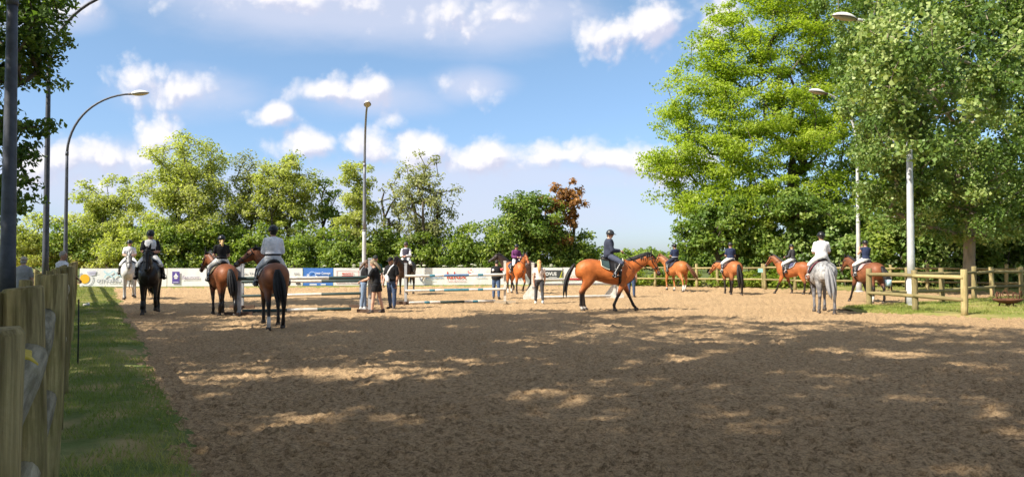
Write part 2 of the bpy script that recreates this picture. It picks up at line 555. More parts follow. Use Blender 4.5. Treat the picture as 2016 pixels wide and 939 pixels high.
def turf_material(name, c1, c2, dry, dryamt):
    m, nt, b = base_mat(name)
    N, L = nt.nodes.new, nt.links.new
    tc = N('ShaderNodeTexCoord')
    n1 = N('ShaderNodeTexNoise'); n1.inputs['Scale'].default_value = 6.0; n1.inputs['Detail'].default_value = 8; n1.inputs['Roughness'].default_value = 0.7
    L(tc.outputs['Object'], n1.inputs['Vector'])
    cr = N('ShaderNodeValToRGB'); e = cr.color_ramp.elements
    e[0].position, e[1].position = 0.33, 0.68; e[0].color = (*c1, 1); e[1].color = (*c2, 1); L(n1.outputs['Fac'], cr.inputs[0])
    n2 = N('ShaderNodeTexNoise'); n2.inputs['Scale'].default_value = 1.3; n2.inputs['Detail'].default_value = 6; L(tc.outputs['Object'], n2.inputs['Vector'])
    mr = N('ShaderNodeMapRange'); mr.inputs['From Min'].default_value = 0.45; mr.inputs['From Max'].default_value = 0.68; mr.inputs['To Max'].default_value = dryamt
    L(n2.outputs['Fac'], mr.inputs['Value'])
    mx = N('ShaderNodeMix'); mx.data_type = 'RGBA'; L(mr.outputs[0], mx.inputs[0]); L(cr.outputs[0], mx.inputs[6]); mx.inputs[7].default_value = (*dry, 1)
    L(mx.outputs[2], b.inputs['Base Color'])
    b.inputs['Roughness'].default_value = 0.95; b.inputs['Specular IOR Level'].default_value = 0.1
    n3 = N('ShaderNodeTexNoise'); n3.inputs['Scale'].default_value = 40.0; n3.inputs['Detail'].default_value = 5; L(tc.outputs['Object'], n3.inputs['Vector'])
    bp = N('ShaderNodeBump'); bp.inputs['Strength'].default_value = 1.0; bp.inputs['Distance'].default_value = 0.03
    L(n3.outputs['Fac'], bp.inputs['Height']); L(bp.outputs[0], b.inputs['Normal'])
    return m


# field reaching the horizon
fm = turf_material('field_turf', (0.06, 0.09, 0.025), (0.11, 0.14, 0.04), (0.20, 0.17, 0.08), 0.4)
mb = MB()
mb.add([(-1800, -200, -0.12), (1800, -200, -0.12), (1800, 3000, -0.12), (-1800, 3000, -0.12)], [(0, 1, 2, 3)])
o = mb.obj('ground', fm, None, False); o['kind'] = 'structure'

# arena sand: a sheet with real clods and hoof marks, finer near the camera
rows, cols = 280, 740
inv = np.linspace(1 / 56.0, 1 / 4.2, rows)
d = 1 / inv
uu = np.linspace(-0.92, 0.92, cols)
D, U = np.meshgrid(d, uu, indexing='ij')
Xs = D * U; Ys = D.copy()
jit = _rng.random(Xs.shape) - 0.5
Zs = sand_height(Xs, Ys)
co = np.stack([Xs, Ys, Zs], -1).reshape(-1, 3)
ii = np.arange(rows - 1)[:, None] * cols + np.arange(cols - 1)[None, :]
faces = np.stack([ii, ii + cols, ii + cols + 1, ii + 1], -1).reshape(-1, 4)
SAND = sand_material()
o = link('arena_sand', np_mesh('arena_sand', co, faces, SAND, True)); o['kind'] = 'structure'
# the sand goes on behind and beside the viewer
mb = MB()
mb.add([(-14, -12, -0.03), (30, -12, -0.03), (30, 6.0, -0.03), (-14, 6.0, -0.03)], [(0, 1, 2, 3)])
o = mb.obj('arena_sand_near', SAND, None, False); o['kind'] = 'structure'


# ---- fence line and verge along the left side
def fence_x(y): return -1.99 - 0.563 * (y - 3.36)
def edge_x(y): return -2.10 - 0.537 * (y - 5.8)


def verge(name, left, right, y0, y1, ny, nx, material, top=0.06, sink=0.03, wob=0.25):
    """Grass strip between two curves x=left(y), x=right(y); rounded edges that sink below the sand."""
    ys = np.linspace(y0, y1, ny)
    co = np.zeros((ny, nx, 3))
    for j in range(nx):
        t = j / (nx - 1)
        xl = np.array([left(y) for y in ys]); xr = np.array([right(y) for y in ys])
        xr = xr + wob * (vnoise(ys * 0.9, ys * 0 + 3, 6) - 0.5) + wob * 0.6 * (vnoise(ys * 3.3, ys * 0 + 9, 7) - 0.5)
        x = xl + (xr - xl) * t
        e = min(t, 1 - t) * (nx - 1) / 3.0
        z = -sink + (top + sink) * min(1, e) ** 0.7
        co[:, j, 0] = x; co[:, j, 1] = ys
        co[:, j, 2] = z + (0.05 * (vnoise(x * 1.4, ys * 1.4, 8) - 0.5) + 0.02 * (vnoise(x * 7, ys * 7, 9) - 0.5)) * min(1, e)
    ii = np.arange(ny - 1)[:, None] * nx + np.arange(nx - 1)[None, :]
    faces = np.stack([ii, ii + 1, ii + nx + 1, ii + nx], -1).reshape(-1, 4)
    o = link(name, np_mesh(name, co.reshape(-1, 3), faces, material, True)); o['kind'] = 'structure'
    return co


TURF = turf_material('verge_turf', (0.10, 0.14, 0.035), (0.18, 0.21, 0.07), (0.42, 0.31, 0.15), 0.8)
DRYTURF = turf_material('dry_turf', (0.15, 0.18, 0.04), (0.27, 0.27, 0.08), (0.38, 0.28, 0.13), 0.8)
v_left = verge('grass_verge', lambda y: fence_x(y) - 14, edge_x, 1.0, 46.0, 150, 60, TURF)

BAN_A, BAN_B = Vector((-24.6, 44.0, 0)), Vector((6.6, 49.0, 0))
def ban_y(x): return 44.0 + (x + 24.6) * (5.0 / 31.2)


def strip_x(name, x0, x1, near, far, n, m, material, top=0.06, seed=0, wob=0.5):
    xs = np.linspace(x0, x1, n)
    co = np.zeros((n, m, 3))
    yn = np.array([near(x) for x in xs]) + wob * (vnoise(xs * 0.6, xs * 0 + seed, 11) - 0.5) + wob * 0.5 * (vnoise(xs * 2.7, xs * 0 + seed, 12) - 0.5)
    yf = np.array([far(x) for x in xs])
    for j in range(m):
        t = j / (m - 1)
        y = yn + (yf - yn) * t
        e = min(1, t * (m - 1) / 3.0)
        co[:, j, 0] = xs; co[:, j, 1] = y
        co[:, j, 2] = -0.03 + (top + 0.03) * e ** 0.7 + (0.05 * (vnoise(xs * 1.1, y * 1.1, 13 + seed) - 0.5)) * e
    ii = np.arange(n - 1)[:, None] * m + np.arange(m - 1)[None, :]
    faces = np.stack([ii, ii + m, ii + m + 1, ii + 1], -1).reshape(-1, 4)
    o = link(name, np_mesh(name, co.reshape(-1, 3), faces, material, True)); o['kind'] = 'structure'
    return co


v_back = strip_x('back_grass_strip', -27, 15.5, lambda x: ban_y(x) - 2.2 if x < 6.6 else 46.8 - (x - 6.6) * 0.52, lambda x: 62.0, 170, 16, DRYTURF, 0.07, 1)
v_side = strip_x('side_grass_strip', 14.2, 40, lambda x: 40.6 - (x - 14.6) * 0.44, lambda x: 62.0, 90, 16, DRYTURF, 0.09, 2)


def island_near(x):
    # front edge of the grass patch at the right, from the grey horse to the frame's edge
    return 24.0 - 3.6 * min(1, max(0, (x - 10.6) / 3.4)) - 0.14 * max(0, x - 14)


def island_far(x):
    return 25.2 + (x - 10.6) * 0.72


v_isl = strip_x('grass_island', 10.6, 34, island_near, island_far, 130, 22, DRYTURF, 0.06, 3, 0.5)


# ---- grass blades
def blades(name, pts, hmin, hmax, wid, material, seed):
    rng = np.random.default_rng(seed)
    n = len(pts)
    a = rng.random(n) * 2 * PI
    h = hmin + (hmax - hmin) * rng.random(n) ** 1.6
    lean = h * (0.25 + 0.7 * rng.random(n)); la = rng.random(n) * 2 * PI
    w = wid * (0.7 + 0.6 * rng.random(n))
    dx, dy = np.cos(a) * w, np.sin(a) * w
    p = np.asarray(pts)
    v0 = p + np.stack([-dx, -dy, np.zeros(n)], -1)
    v1 = p + np.stack([dx, dy, np.zeros(n)], -1)
    v2 = p + np.stack([np.cos(la) * lean, np.sin(la) * lean, h], -1)
    co = np.stack([v0, v1, v2], 1).reshape(-1, 3)
    f = np.arange(3 * n).reshape(-1, 3)
    tint = np.clip(0.5 + 0.35 * (vnoise(p[:, 0] * 1.3, p[:, 1] * 1.3, 15) - 0.5) * 2 + 0.3 * (rng.random(n) - 0.5), 0, 1)
    o = link(name, np_mesh(name, co, f, material, False, {'tint': tint}))
    o['kind'] = 'stuff'
    return o


GRASS = leaf_mat('grass_blade', (0.11, 0.155, 0.038), (0.185, 0.225, 0.06), (0.40, 0.35, 0.15), 0.38, 0.6)
DRYGRASS = leaf_mat('dry_grass_blade', (0.14, 0.20, 0.035), (0.25, 0.28, 0.06), (0.42, 0.34, 0.15), 0.3, 0.6)


def scatter_verge(co, n, seed, power=1.0, keep=None):
    rng = np.random.default_rng(seed)
    ny, nx, _ = co.shape
    i = (rng.random(n) ** power) * (ny - 1.001); j = 2.0 + rng.random(n) * (nx - 4.01)
    i0, j0 = i.astype(int), j.astype(int); fi, fj = (i - i0)[:, None], (j - j0)[:, None]
    p = (co[i0, j0] * (1 - fi) + co[i0 + 1, j0] * fi) * (1 - fj) + (co[i0, j0 + 1] * (1 - fi) + co[i0 + 1, j0 + 1] * fi) * fj
    if keep is not None: p = p[keep(p)]
    return p


pts = scatter_verge(v_left, 380000, 21, 1.7, lambda p: (p[:, 0] > -1.99 - 0.563 * (p[:, 1] - 3.36) - 0.5) & (p[:, 1] > 3.5) & (vnoise(p[:, 0] * 1.6, p[:, 1] * 1.6, 16) > 0.24))
pts2 = scatter_verge(v_left, 60000, 22, 1.2, lambda p: (p[:, 1] > 7) & (p[:, 0] < -1.99 - 0.563 * (p[:, 1] - 3.36) - 0.5) & (p[:, 0] > -1.99 - 0.563 * (p[:, 1] - 3.36) - 6))
blades('verge_grass', np.concatenate([pts, pts2]), 0.03, 0.10, 0.005, GRASS, 23)
pts = scatter_verge(v_isl.transpose(1, 0, 2), 60000, 24, 1.0, lambda p: (p[:, 0] < 24) & (vnoise(p[:, 0] * 1.2, p[:, 1] * 1.2, 17) > 0.33))
blades('island_grass', pts, 0.03, 0.11, 0.008, DRYGRASS, 25)
pts = scatter_verge(v_back, 90000, 26, 1.0, lambda p: (p[:, 1] < ban_y(0) + 3.5) & (vnoise(p[:, 0] * 0.9, p[:, 1] * 0.9, 18) > 0.42))
blades('back_grass', pts, 0.05, 0.16, 0.010, DRYGRASS, 27)
pts = scatter_verge(v_side, 50000, 28, 1.0, lambda p: (p[:, 0] < 30) & (vnoise(p[:, 0] * 0.9, p[:, 1] * 0.9, 19) > 0.45))
blades('side_grass', pts, 0.04, 0.14, 0.010, DRYGRASS, 29)


# ------------------------------------------------------------------ fences
W_OLD = wood_mat('weathered_post_wood', (0.15, 0.11, 0.045), (0.44, 0.34, 0.15), (0.19, 0.17, 0.045), 0.75)
W_RAIL = wood_mat('lichen_rail_wood', (0.16, 0.135, 0.085), (0.40, 0.35, 0.24), (0.20, 0.17, 0.07), 0.6)
W_PALE = wood_mat('pale_fence_wood', (0.24, 0.19, 0.085), (0.40, 0.32, 0.16), (0.20, 0.19, 0.075), 0.6)


def log_mesh(name, material, length, rad, n=12, seed=0, flat=1.0, half=False, slope=0.0, seg=5):
    rng = random.Random(seed)
    ph = [rng.random() * 6.28 for _ in range(3)]
    rings = []
    zs = [0.0] + [length * i / seg for i in range(1, seg)] + [length - 0.012, length]
    for k, z in enumerate(zs):
        r0 = rad * (1 - 0.04 * z / length) * (0.90 if k == len(zs) - 1 else 1.0)
        ring = []
        for j in range(n):
            a = 2 * PI * j / n
            r = r0 * (1 + 0.03 * math.sin(2 * a + ph[0]) + 0.022 * math.sin(3 * a + ph[1] + z) + 0.015 * math.sin(5 * a + ph[2] + 2 * z))
            x, y = r * math.cos(a), r * math.sin(a) * flat
            if half and x < 0: x = max(x, -0.02)
            ring.append((x + 0.01 * math.sin(z * 1.7 + ph[0]), y + 0.01 * math.sin(z * 1.3 + ph[1]), z + (slope * x if k >= len(zs) - 2 else 0)))
        rings.append(ring)
    return MB().rings(rings).mesh(name, material)


def rail_between(name, a, b, rad, material, parent, seed=0, n=10):
    a, b = Vector(a), Vector(b)
    me = log_mesh(name, material, (b - a).length, rad, n, seed)
    o = link(name, me, parent)
    o.location = a
    o.rotation_euler = (b - a).to_track_quat('Z', 'Y').to_euler()
    return o


# left fence: stout split posts with two log rails, beside the camera and away along the verge
fl = empty('wooden_fence', (fence_x(1.5), 1.5, 0), 0, 'mossy split-post fence with thick log rails running away along the left', 'fence')
org = Vector(fl.location)
fdir = Vector((-0.563, 1, 0)).normalized(); fnor = Vector((fdir.y, -fdir.x, 0))
yaw = math.atan2(fnor.y, fnor.x)
post_meshes = [log_mesh('post', W_OLD, 1.52, 0.080, 14, s, 0.95, False, 0.10) for s in range(3)]
slab_meshes = [log_mesh('slab', W_OLD, 1.51, 0.042, 10, s + 9, 1.3, False, -0.04) for s in range(3)]
ys = [1.42, 3.36, 5.3, 7.25, 9.2, 11.1, 13.1, 15.0, 17.0, 19.0, 21.0, 23.0, 25.0, 27.0, 29.0, 31.0, 33.0, 35.0, 37.0, 39.0, 41.0, 43.0]
prng = random.Random(5)
zoff = []
for i, y in enumerate(ys):
    p = Vector((fence_x(y), y, 0)) - fnor * 0.10
    o = link('post', post_meshes[i % 3], fl)
    o.location = p - org + Vector((0, 0, -0.05 + 0.08 * prng.random())); o.rotation_euler = (R(prng.uniform(-1, 1)), R(prng.uniform(-1, 1)), yaw + R(prng.uniform(-5, 5)))
    if i < 10:
        s = link('slab', slab_meshes[i % 3], fl)
        s.location = p - fnor * 0.122 - org; s.rotation_euler = (0, 0, yaw + 0.1)
YB = mat('yellow_paint_band', (0.50, 0.36, 0.03), 0.8, 0.25, 30)
for i in range(len(ys) - 1):
    for z, r in ((1.235, 0.076), (0.72, 0.066)):
        a = Vector((fence_x(ys[i]), ys[i], z)) - fnor * 0.112 - org + fdir * 0.03
        b = Vector((fence_x(ys[i + 1]), ys[i + 1], z + prng.uniform(-.02, .02))) - fnor * 0.112 - org - fdir * 0.02
        rail = rail_between('rail', a, b, r, W_RAIL, fl, i * 2 + int(z * 3), 12)
        if i == 0 and z > 1:
            L_ = (b - a).length
            band = log_mesh('paint_band', YB, 0.30, r * 1.012, 12, 2)
            bo = link('paint_band', band, rail); bo.location = (0, 0, L_ - 0.60)


def fence(name, label, points, height, postr, railz, railr, material, pseed=0, skip_rail=()):
    root = empty(name, points[0], 0, label, 'fence')
    org = Vector(points[0])
    pm = [log_mesh('post', material, height, postr, 10, s + pseed, 1.0, False, 0.0) for s in range(2)]
    rng = random.Random(pseed)
    for i, p in enumerate(points):
        o = link('post', pm[i % 2], root)
        o.location = Vector(p) - org + Vector((0, 0, -0.03 + rng.uniform(-.03, .03)))
        o.rotation_euler = (R(rng.uniform(-1.5, 1.5)), R(rng.uniform(-1.5, 1.5)), rng.random() * 6)
    for i in range(len(points) - 1):
        if i in skip_rail: continue
        a, b = Vector(points[i]), Vector(points[i + 1])
        n = Vector((b.y - a.y, a.x - b.x, 0)).normalized()
        if n.y > 0: n = -n
        for z in railz:
            off = n * (postr * 0.55)
            e = (b - a).normalized() * 0.04
            rail_between('rail', a - org + off - e + Vector((0, 0, z + rng.uniform(-.02, .02))), b - org + off + e * 0.5 + Vector((0, 0, z + rng.uniform(-.02, .02))), railr, material, root, i + pseed, 8)
    return root


fence('wooden_fence', 'two-rail round pole fence behind the chestnut horse at the far end', [at(1212, 47.2), at(1289, 46.0), at(1372, 44.8), at(1412, 44.2), at(1502, 43.0)], 1.42, 0.085, (0.50, 1.12), 0.05, W_PALE, 3)
fence('wooden_fence', 'two-rail round pole fence before the dark trees at the right', [at(1506, 41.6), at(1565, 40.6), at(1690, 39.4), at(1753, 38.7), at(1825, 38.0), at(1898, 37.2), at(1979, 36.4), at(2075, 35.4), at(2180, 34.2)], 1.42, 0.085, (0.52, 1.18), 0.055, W_PALE, 4)
isl = [gp(1896, 623), gp(1800, 615), gp(1711, 605), gp(1785, 602), gp(1853, 597), gp(1917, 590.5), gp(1952, 587), gp(2010, 584), gp(2090, 580)]
fence('wooden_fence', 'cornered two-rail pole fence enclosing the grass patch at the right', isl, 1.37, 0.095, (0.50, 1.12), 0.06, W_PALE, 6)

# small pale cyan sign on the fence post in the corner
sg = MB().box((0, 0, 0), (0.30, 0.02, 0.22)).obj('sign_plate', mat('pale_cyan_plate', (0.35, 0.62, 0.62), 0.5), None, False)
sg.location = at(1496, 42.85, 0) + Vector((0, -0.12, 1.02))
tag(sg, 'small pale cyan plate fixed to the corner fence post', 'sign')


# ------------------------------------------------------------------ advertising banners
BW = mat('banner_white', (0.80, 0.79, 0.77), 0.6, 0.05, 1.5, 0.5, 3)
bdir = (BAN_B - BAN_A).normalized()
byaw = math.atan2(bdir.y, bdir.x)


def ban_s(px):
    """distance along the banner line at the photograph's column px"""
    k = (px - CX) / F_PX
    # point on line with x = k*y
    t = (k * BAN_A.y - BAN_A.x) / (bdir.x - k * bdir.y)
    return t


def banner(px0, px1, label, H=1.12, bg=None, name='banner'):
    s0, s1 = ban_s(px0), ban_s(px1)
    p = BAN_A + bdir * s0
    root = empty(name, p, byaw, label, 'banner')
    w = s1 - s0 - 0.03
    mb = MB()
    nx = max(4, int(w / 0.5))
    rng = random.Random(int(px0))
    top, bot = [], []
    ph = rng.random() * 6
    for i in range(nx + 1):
        x = w * i / nx
        top.append((x, 0.02 * math.sin(x * 2.1 + ph), H - 0.012 * abs(math.sin(x * 1.05)))); bot.append((x, 0.015 * math.sin(x * 1.7 + ph), 0.06))
    tb = [(x, y + 0.02, z) for (x, y, z) in top]; bb = [(x, y + 0.02, z) for (x, y, z) in bot]
    mb.rings([bot, top, tb, bb, bot], cap=False, closed=False)
    mb.obj('sheet', bg or BW, root, False)
    st = MB()
    for x in np.arange(0.3, w, 1.8):
        st.box((float(x), 0.07, 0.56), (0.06, 0.06, 1.12))
    st.box((w / 2, 0.13, 0.06), (w, 0.05, 0.10))
    st.obj('support', mat('banner_support', (0.06, 0.05, 0.04), 0.8), root, False)
    root['w'] = w
    return root, (lambda px: ban_s(px) - s0)


def flat(name, pts, material, parent, y=-0.03, thick=0.004, holes=None):
    """Flat printed shape: polygon in the banner's x-z plane."""
    n = len(pts)
    vs = [(x, y - thick, z) for x, z in pts] + [(x, y, z) for x, z in pts]
    fs = [tuple(range(n)), tuple(reversed(range(n, 2 * n)))] + [(i, i + n, (i + 1) % n + n, (i + 1) % n) for i in range(n)]
    return MB().add(vs, fs).obj(name, material, parent, False)


def ring_shape(name, cx, cz, r, w, a0, a1, material, parent, y=-0.03, n=28, sq=1.0):
    mb = MB()
    rings = []
    for i in range(n + 1):
        a = R(a0 + (a1 - a0) * i / n)
        c, s = math.cos(a), math.sin(a) * sq
        rings.append([(cx + c * r, y - 0.004, cz + s * r), (cx + c * (r - w), y - 0.004, cz + s * (r - w)), (cx + c * (r - w), y, cz + s * (r - w)), (cx + c * r, y, cz + s * r)])
    return mb.rings(rings, cap=True).obj(name, material, parent, False)


def disc(name, cx, cz, r, material, parent, y=-0.03, rz=None):
    return flat(name, [(cx + r * math.cos(2 * PI * i / 24), cz + (rz or r) * math.sin(2 * PI * i / 24)) for i in range(24)], material, parent, y)


TEXTS = []


def text(s, x, z, size, material, parent, y=-0.036, shear=0.0, align='LEFT', width=None, bold=0.0, rot=0.0):
    cu = bpy.data.curves.new('lettering', 'FONT')
    cu.body = s; cu.size = size; cu.shear = shear; cu.align_x = align; cu.extrude = 0.002; cu.offset = bold
    cu.resolution_u = 2
    o = bpy.data.objects.new('lettering_curve', cu); COL.objects.link(o)
    TEXTS.append((o, x, z, y, material, parent, width, rot))


def finish_text():
    dg = bpy.context.evaluated_depsgraph_get(); dg.update()
    for (o, x, z, y, material, parent, width, rot) in TEXTS:
        me = bpy.data.meshes.new_from_object(o.evaluated_get(dg))
        if len(me.vertices) and width:
            xs = [v.co.x for v in me.vertices]; k = width / max(1e-6, max(xs) - min(xs))
            for v in me.vertices: v.co.x = (v.co.x - min(xs)) * k
        me.materials.clear(); me.materials.append(material)
        t = link('lettering', me, parent)
        t.location = (x, y, z); t.rotation_euler = (PI / 2, -rot, 0)
        cu = o.data
        bpy.data.objects.remove(o); bpy.data.curves.remove(cu)
    TEXTS.clear()


INK = lambda n, c: mat('ink_' + n, c, 0.6, 0.03)
GREY, DARK = INK('grey', (0.22, 0.24, 0.28)), INK('dark', (0.05, 0.05, 0.06))
CYAN, PURPLE, BLUE = INK('cyan', (0.50, 0.68, 0.74)), INK('purple', (0.10, 0.07, 0.30)), INK('blue', (0.05, 0.16, 0.52))
RED, ORANGE, WHITE = INK('red', (0.62, 0.07, 0.04)), INK('orange', (0.80, 0.44, 0.02)), INK('white', (0.82, 0.82, 0.82))
PINK, LBLUE, YEL = INK('pink', (0.62, 0.30, 0.32)), INK('light_blue', (0.20, 0.36, 0.62)), INK('lime', (0.62, 0.62, 0.06))

b, X = banner(158, 330, 'white banner with yellow sun emblem and grey capital letters at the left end')
disc('emblem', X(168), 0.52, 0.26, ORANGE, b, rz=0.27)
ring_shape('emblem_ring', X(170), 0.50, 0.42, 0.035, -120, 20, GREY, b)
ring_shape('emblem_ring', X(170), 0.50, 0.42, 0.035, 120, 150, GREY, b)
flat('emblem_cloud', [(X(172), 0.93), (X(190), 0.98), (X(189), 0.74), (X(180), 0.70), (X(174), 0.78)], INK('lavender', (0.55, 0.53, 0.66)), b)
for s in (-1, 1):
    ring_shape('logo_arc', X(224) + s * 0.26, 0.98, 0.26, 0.09, 180 if s < 0 else 180, 360, CYAN, b, sq=0.8)
    ring_shape('logo_arc', X(224) + s * 0.26, 0.56, 0.24, 0.09, 0, 180, CYAN, b, y=-0.031, sq=0.9)
text('CITY', X(192), 0.30, 0.26, GREY, b, width=X(211) - X(192), bold=0.004)
text('CONCORDE', X(213), 0.30, 0.26, GREY, b, width=X(262) - X(213), bold=0.004)
flat('emblem_line', [(X(177), 0.84), (X(194), 0.86), (X(194), 0.84), (X(177), 0.82)], GREY, b, y=-0.038)

b, X = banner(330, 436, 'white banner with purple basket emblem and slanted mauve lettering')
flat('emblem', [(X(340), 0.22), (X(354.5), 0.22), (X(354.5), 0.92), (X(340), 0.92)], PURPLE, b)
flat('crown_roof', [(X(342), 0.62), (X(352.5), 0.62), (X(349), 0.74), (X(347.3), 0.86), (X(345.5), 0.74)], WHITE, b, y=-0.038)
flat('basket', [(X(343.5), 0.60), (X(351), 0.60), (X(349.5), 0.50), (X(345), 0.50)], WHITE, b, y=-0.038)
flat('caption_bar', [(X(342), 0.27), (X(352.5), 0.27), (X(352.5), 0.33), (X(342), 0.33)], INK('pale_purple', (0.45, 0.42, 0.6)), b, y=-0.038)
text('Beaumont', X(359), 0.47, 0.34, INK('mauve', (0.25, 0.2, 0.32)), b, shear=0.35, width=X(394) - X(359))

b, X = banner(436, 597, 'white banner with small grey text lines behind the white-shirted rider')
text('atelier', X(477), 0.72, 0.20, GREY, b, width=X(489) - X(477))
text('THOMAS', X(491), 0.72, 0.20, GREY, b, width=X(530) - X(491))
text('Troisvierges', X(477), 0.48, 0.18, GREY, b, width=X(525) - X(477))
text('carrosserie', X(477), 0.24, 0.18, GREY, b, width=X(520) - X(477))
text('garage', X(579), 0.75, 0.17, GREY, b, width=X(590) - X(579))
text('service', X(579), 0.48, 0.15, GREY, b, width=X(590) - X(579))
flat('car_mark', [(X(583), 0.14), (X(592), 0.14), (X(592), 0.24), (X(589), 0.32), (X(585), 0.32), (X(583), 0.24)], DARK, b)

b, X = banner(597, 657, 'blue banner with white wheel emblem and tyre shop lettering', bg=mat('banner_blue', (0.06, 0.19, 0.56), 0.6, 0.05, 1.5))
ring_shape('wheel_emblem', X(615), 0.70, 0.22, 0.05, 0, 360, INK('pale_blue', (0.35, 0.5, 0.8)), b)
text('Inter Concept', X(622), 0.74, 0.20, WHITE, b, width=X(651) - X(622), bold=0.004)
text('Pneus', X(622), 0.52, 0.20, WHITE, b, width=X(634) - X(622), shear=0.15, bold=0.006)
text('top', X(608), 0.46, 0.22, WHITE, b, rot=R(90), bold=0.004)
flat('swoosh', [(X(616), 0.36), (X(630), 0.42), (X(646), 0.42), (X(631), 0.45), (X(621), 0.42)], WHITE, b)
flat('caption', [(X(610), 0.10), (X(624), 0.10), (X(624), 0.17), (X(610), 0.17)], WHITE, b)
flat('caption', [(X(632), 0.10), (X(642), 0.10), (X(642), 0.17), (X(632), 0.17)], WHITE, b)

b, X = banner(657, 716, 'white framed banner with red roof emblem beside the blue banner')
z0, z1, xa, xb = 0.17, 0.96, X(663), X(707)
for (p, q, r_, s_) in ((xa, xb, z0, z0 + .02), (xa, xb, z1 - .02, z1), (xa, xa + .03, z0, z1), (xb - .03, xb, z0, z1)):
    flat('frame_line', [(p, r_), (q, r_), (q, s_), (p, s_)], PINK, b)
flat('roof_emblem', [(X(667), 0.42), (X(702), 0.42), (X(695), 0.66), (X(674), 0.66)], RED, b, y=-0.035)
flat('roof_line', [(X(665), 0.36), (X(704), 0.36), (X(704), 0.385), (X(665), 0.385)], RED, b, y=-0.035)
text('MAISON S', X(674), 0.72, 0.16, RED, b, width=X(696) - X(674), bold=0.004)
text('toiture  et  facade', X(666), 0.21, 0.12, GREY, b, width=X(703) - X(666))

b, X = banner(716, 797, 'white banner with round horse emblem behind the man in black')
ring_shape('emblem_ring', X(749), 0.58, 0.44, 0.035, -40, 150, GREY, b)
flat('horse_head', [(X(744), 0.42), (X(749), 0.52), (X(747), 0.60), (X(751), 0.78), (X(752.5), 0.60), (X(756), 0.50), (X(753), 0.48), (X(750), 0.54), (X(746), 0.40)], DARK, b)
text('reitstall', X(743), 0.22, 0.14, GREY, b, width=X(755) - X(743))

b, X = banner(797, 1058, 'long white banner with orange mark and big red lettering behind the striped jump')
ring_shape('round_mark', X(806), 0.90, 0.15, 0.04, 0, 360, INK('sand_ink', (0.62, 0.5, 0.3)), b)
ring_shape('round_mark', X(811), 0.90, 0.13, 0.03, 0, 360, INK('rose_ink', (0.6, 0.5, 0.5)), b, y=-0.036)
flat('orange_mark', [(X(800), 0.60), (X(810), 0.60), (X(810), 0.50), (X(806), 0.46), (X(805), 0.30), (X(800), 0.26)], ORANGE, b)
flat('check_mark', [(X(825), 0.55), (X(828), 0.55), (X(830), 0.34), (X(833), 0.56), (X(834.5), 0.56), (X(831), 0.26), (X(829), 0.26)], GREY, b)
flat('check_stroke', [(X(832), 0.36), (X(835), 0.62), (X(836), 0.62), (X(833), 0.36)], ORANGE, b, y=-0.037)
text('primatec', X(839), 0.48, 0.24, LBLUE, b, width=X(873) - X(839), bold=0.004)
text('bureau', X(839), 0.33, 0.10, CYAN, b, width=X(857) - X(839))
text('lalux', X(880), 0.44, 0.62, RED, b, width=X(918) - X(880), bold=0.004)
text('ASSURANCES', X(881), 0.24, 0.13, PINK, b, width=X(918) - X(881))
ring_shape('leaf_mark', X(925), 0.88, 0.13, 0.04, 150, 320, RED, b)
disc('leaf_dot', X(927.5), 0.98, 0.04, RED, b)
text('luximmo', X(937), 0.50, 0.16, LBLUE, b, width=X(957) - X(937))
text('gym', X(1020), 0.42, 0.24, GREY, b, width=X(1036) - X(1020))

b, X = banner(1058, 1108, 'dark grey panel banner with white capitals and lime slashes beside the blonde woman')
flat('dark_panel', [(X(1064), 0.30), (X(1107), 0.30), (X(1107), 0.95), (X(1064), 0.95)], INK('panel', (0.055, 0.06, 0.065)), b)
text('NOVUS', X(1067), 0.62, 0.30, WHITE, b, y=-0.042, width=X(1095.5) - X(1067), bold=0.010)
flat('caption_line', [(X(1080), 0.50), (X(1096), 0.50), (X(1096), 0.53), (X(1080), 0.53)], WHITE, b, y=-0.038)
flat('lime_slash', [(X(1099.5), 0.31), (X(1101.5), 0.31), (X(1106.5), 0.80), (X(1106.5), 0.94)], YEL, b, y=-0.038)
flat('lime_slash', [(X(1103), 0.31), (X(1105), 0.31), (X(1106.5), 0.48), (X(1106.5), 0.62)], YEL, b, y=-0.038)

b, X = banner(1108, 1214, 'white banner with pale orange lettering behind the red-striped pole')
text('la Cour', X(1112), 0.48, 0.34, INK('apricot', (0.72, 0.45, 0.26)), b, width=X(1140) - X(1112), shear=0.1)
flat('red_bar', [(X(1112), 0.34), (X(1150), 0.34), (X(1150), 0.37), (X(1112), 0.37)], RED, b)


# ------------------------------------------------------------------ lamp posts
STEEL_D = mat('dark_galvanised_steel', (0.075, 0.08, 0.10), 0.55, 0.25, 5.0, 0.2, 30, metal=0.3)
STEEL_L = mat('pale_galvanised_steel', (0.50, 0.51, 0.52), 0.5, 0.12, 3.0, 0.2, 30, metal=0.2)
LAMP_W = mat('lamp_shell_white', (0.72, 0.70, 0.66), 0.5, 0.12, 6.0)
LAMP_G = mat('lamp_lens', (0.42, 0.36, 0.27), 0.25, 0.2, 8.0)
LAMP_R = mat('lamp_rim', (0.10, 0.08, 0.07), 0.6)


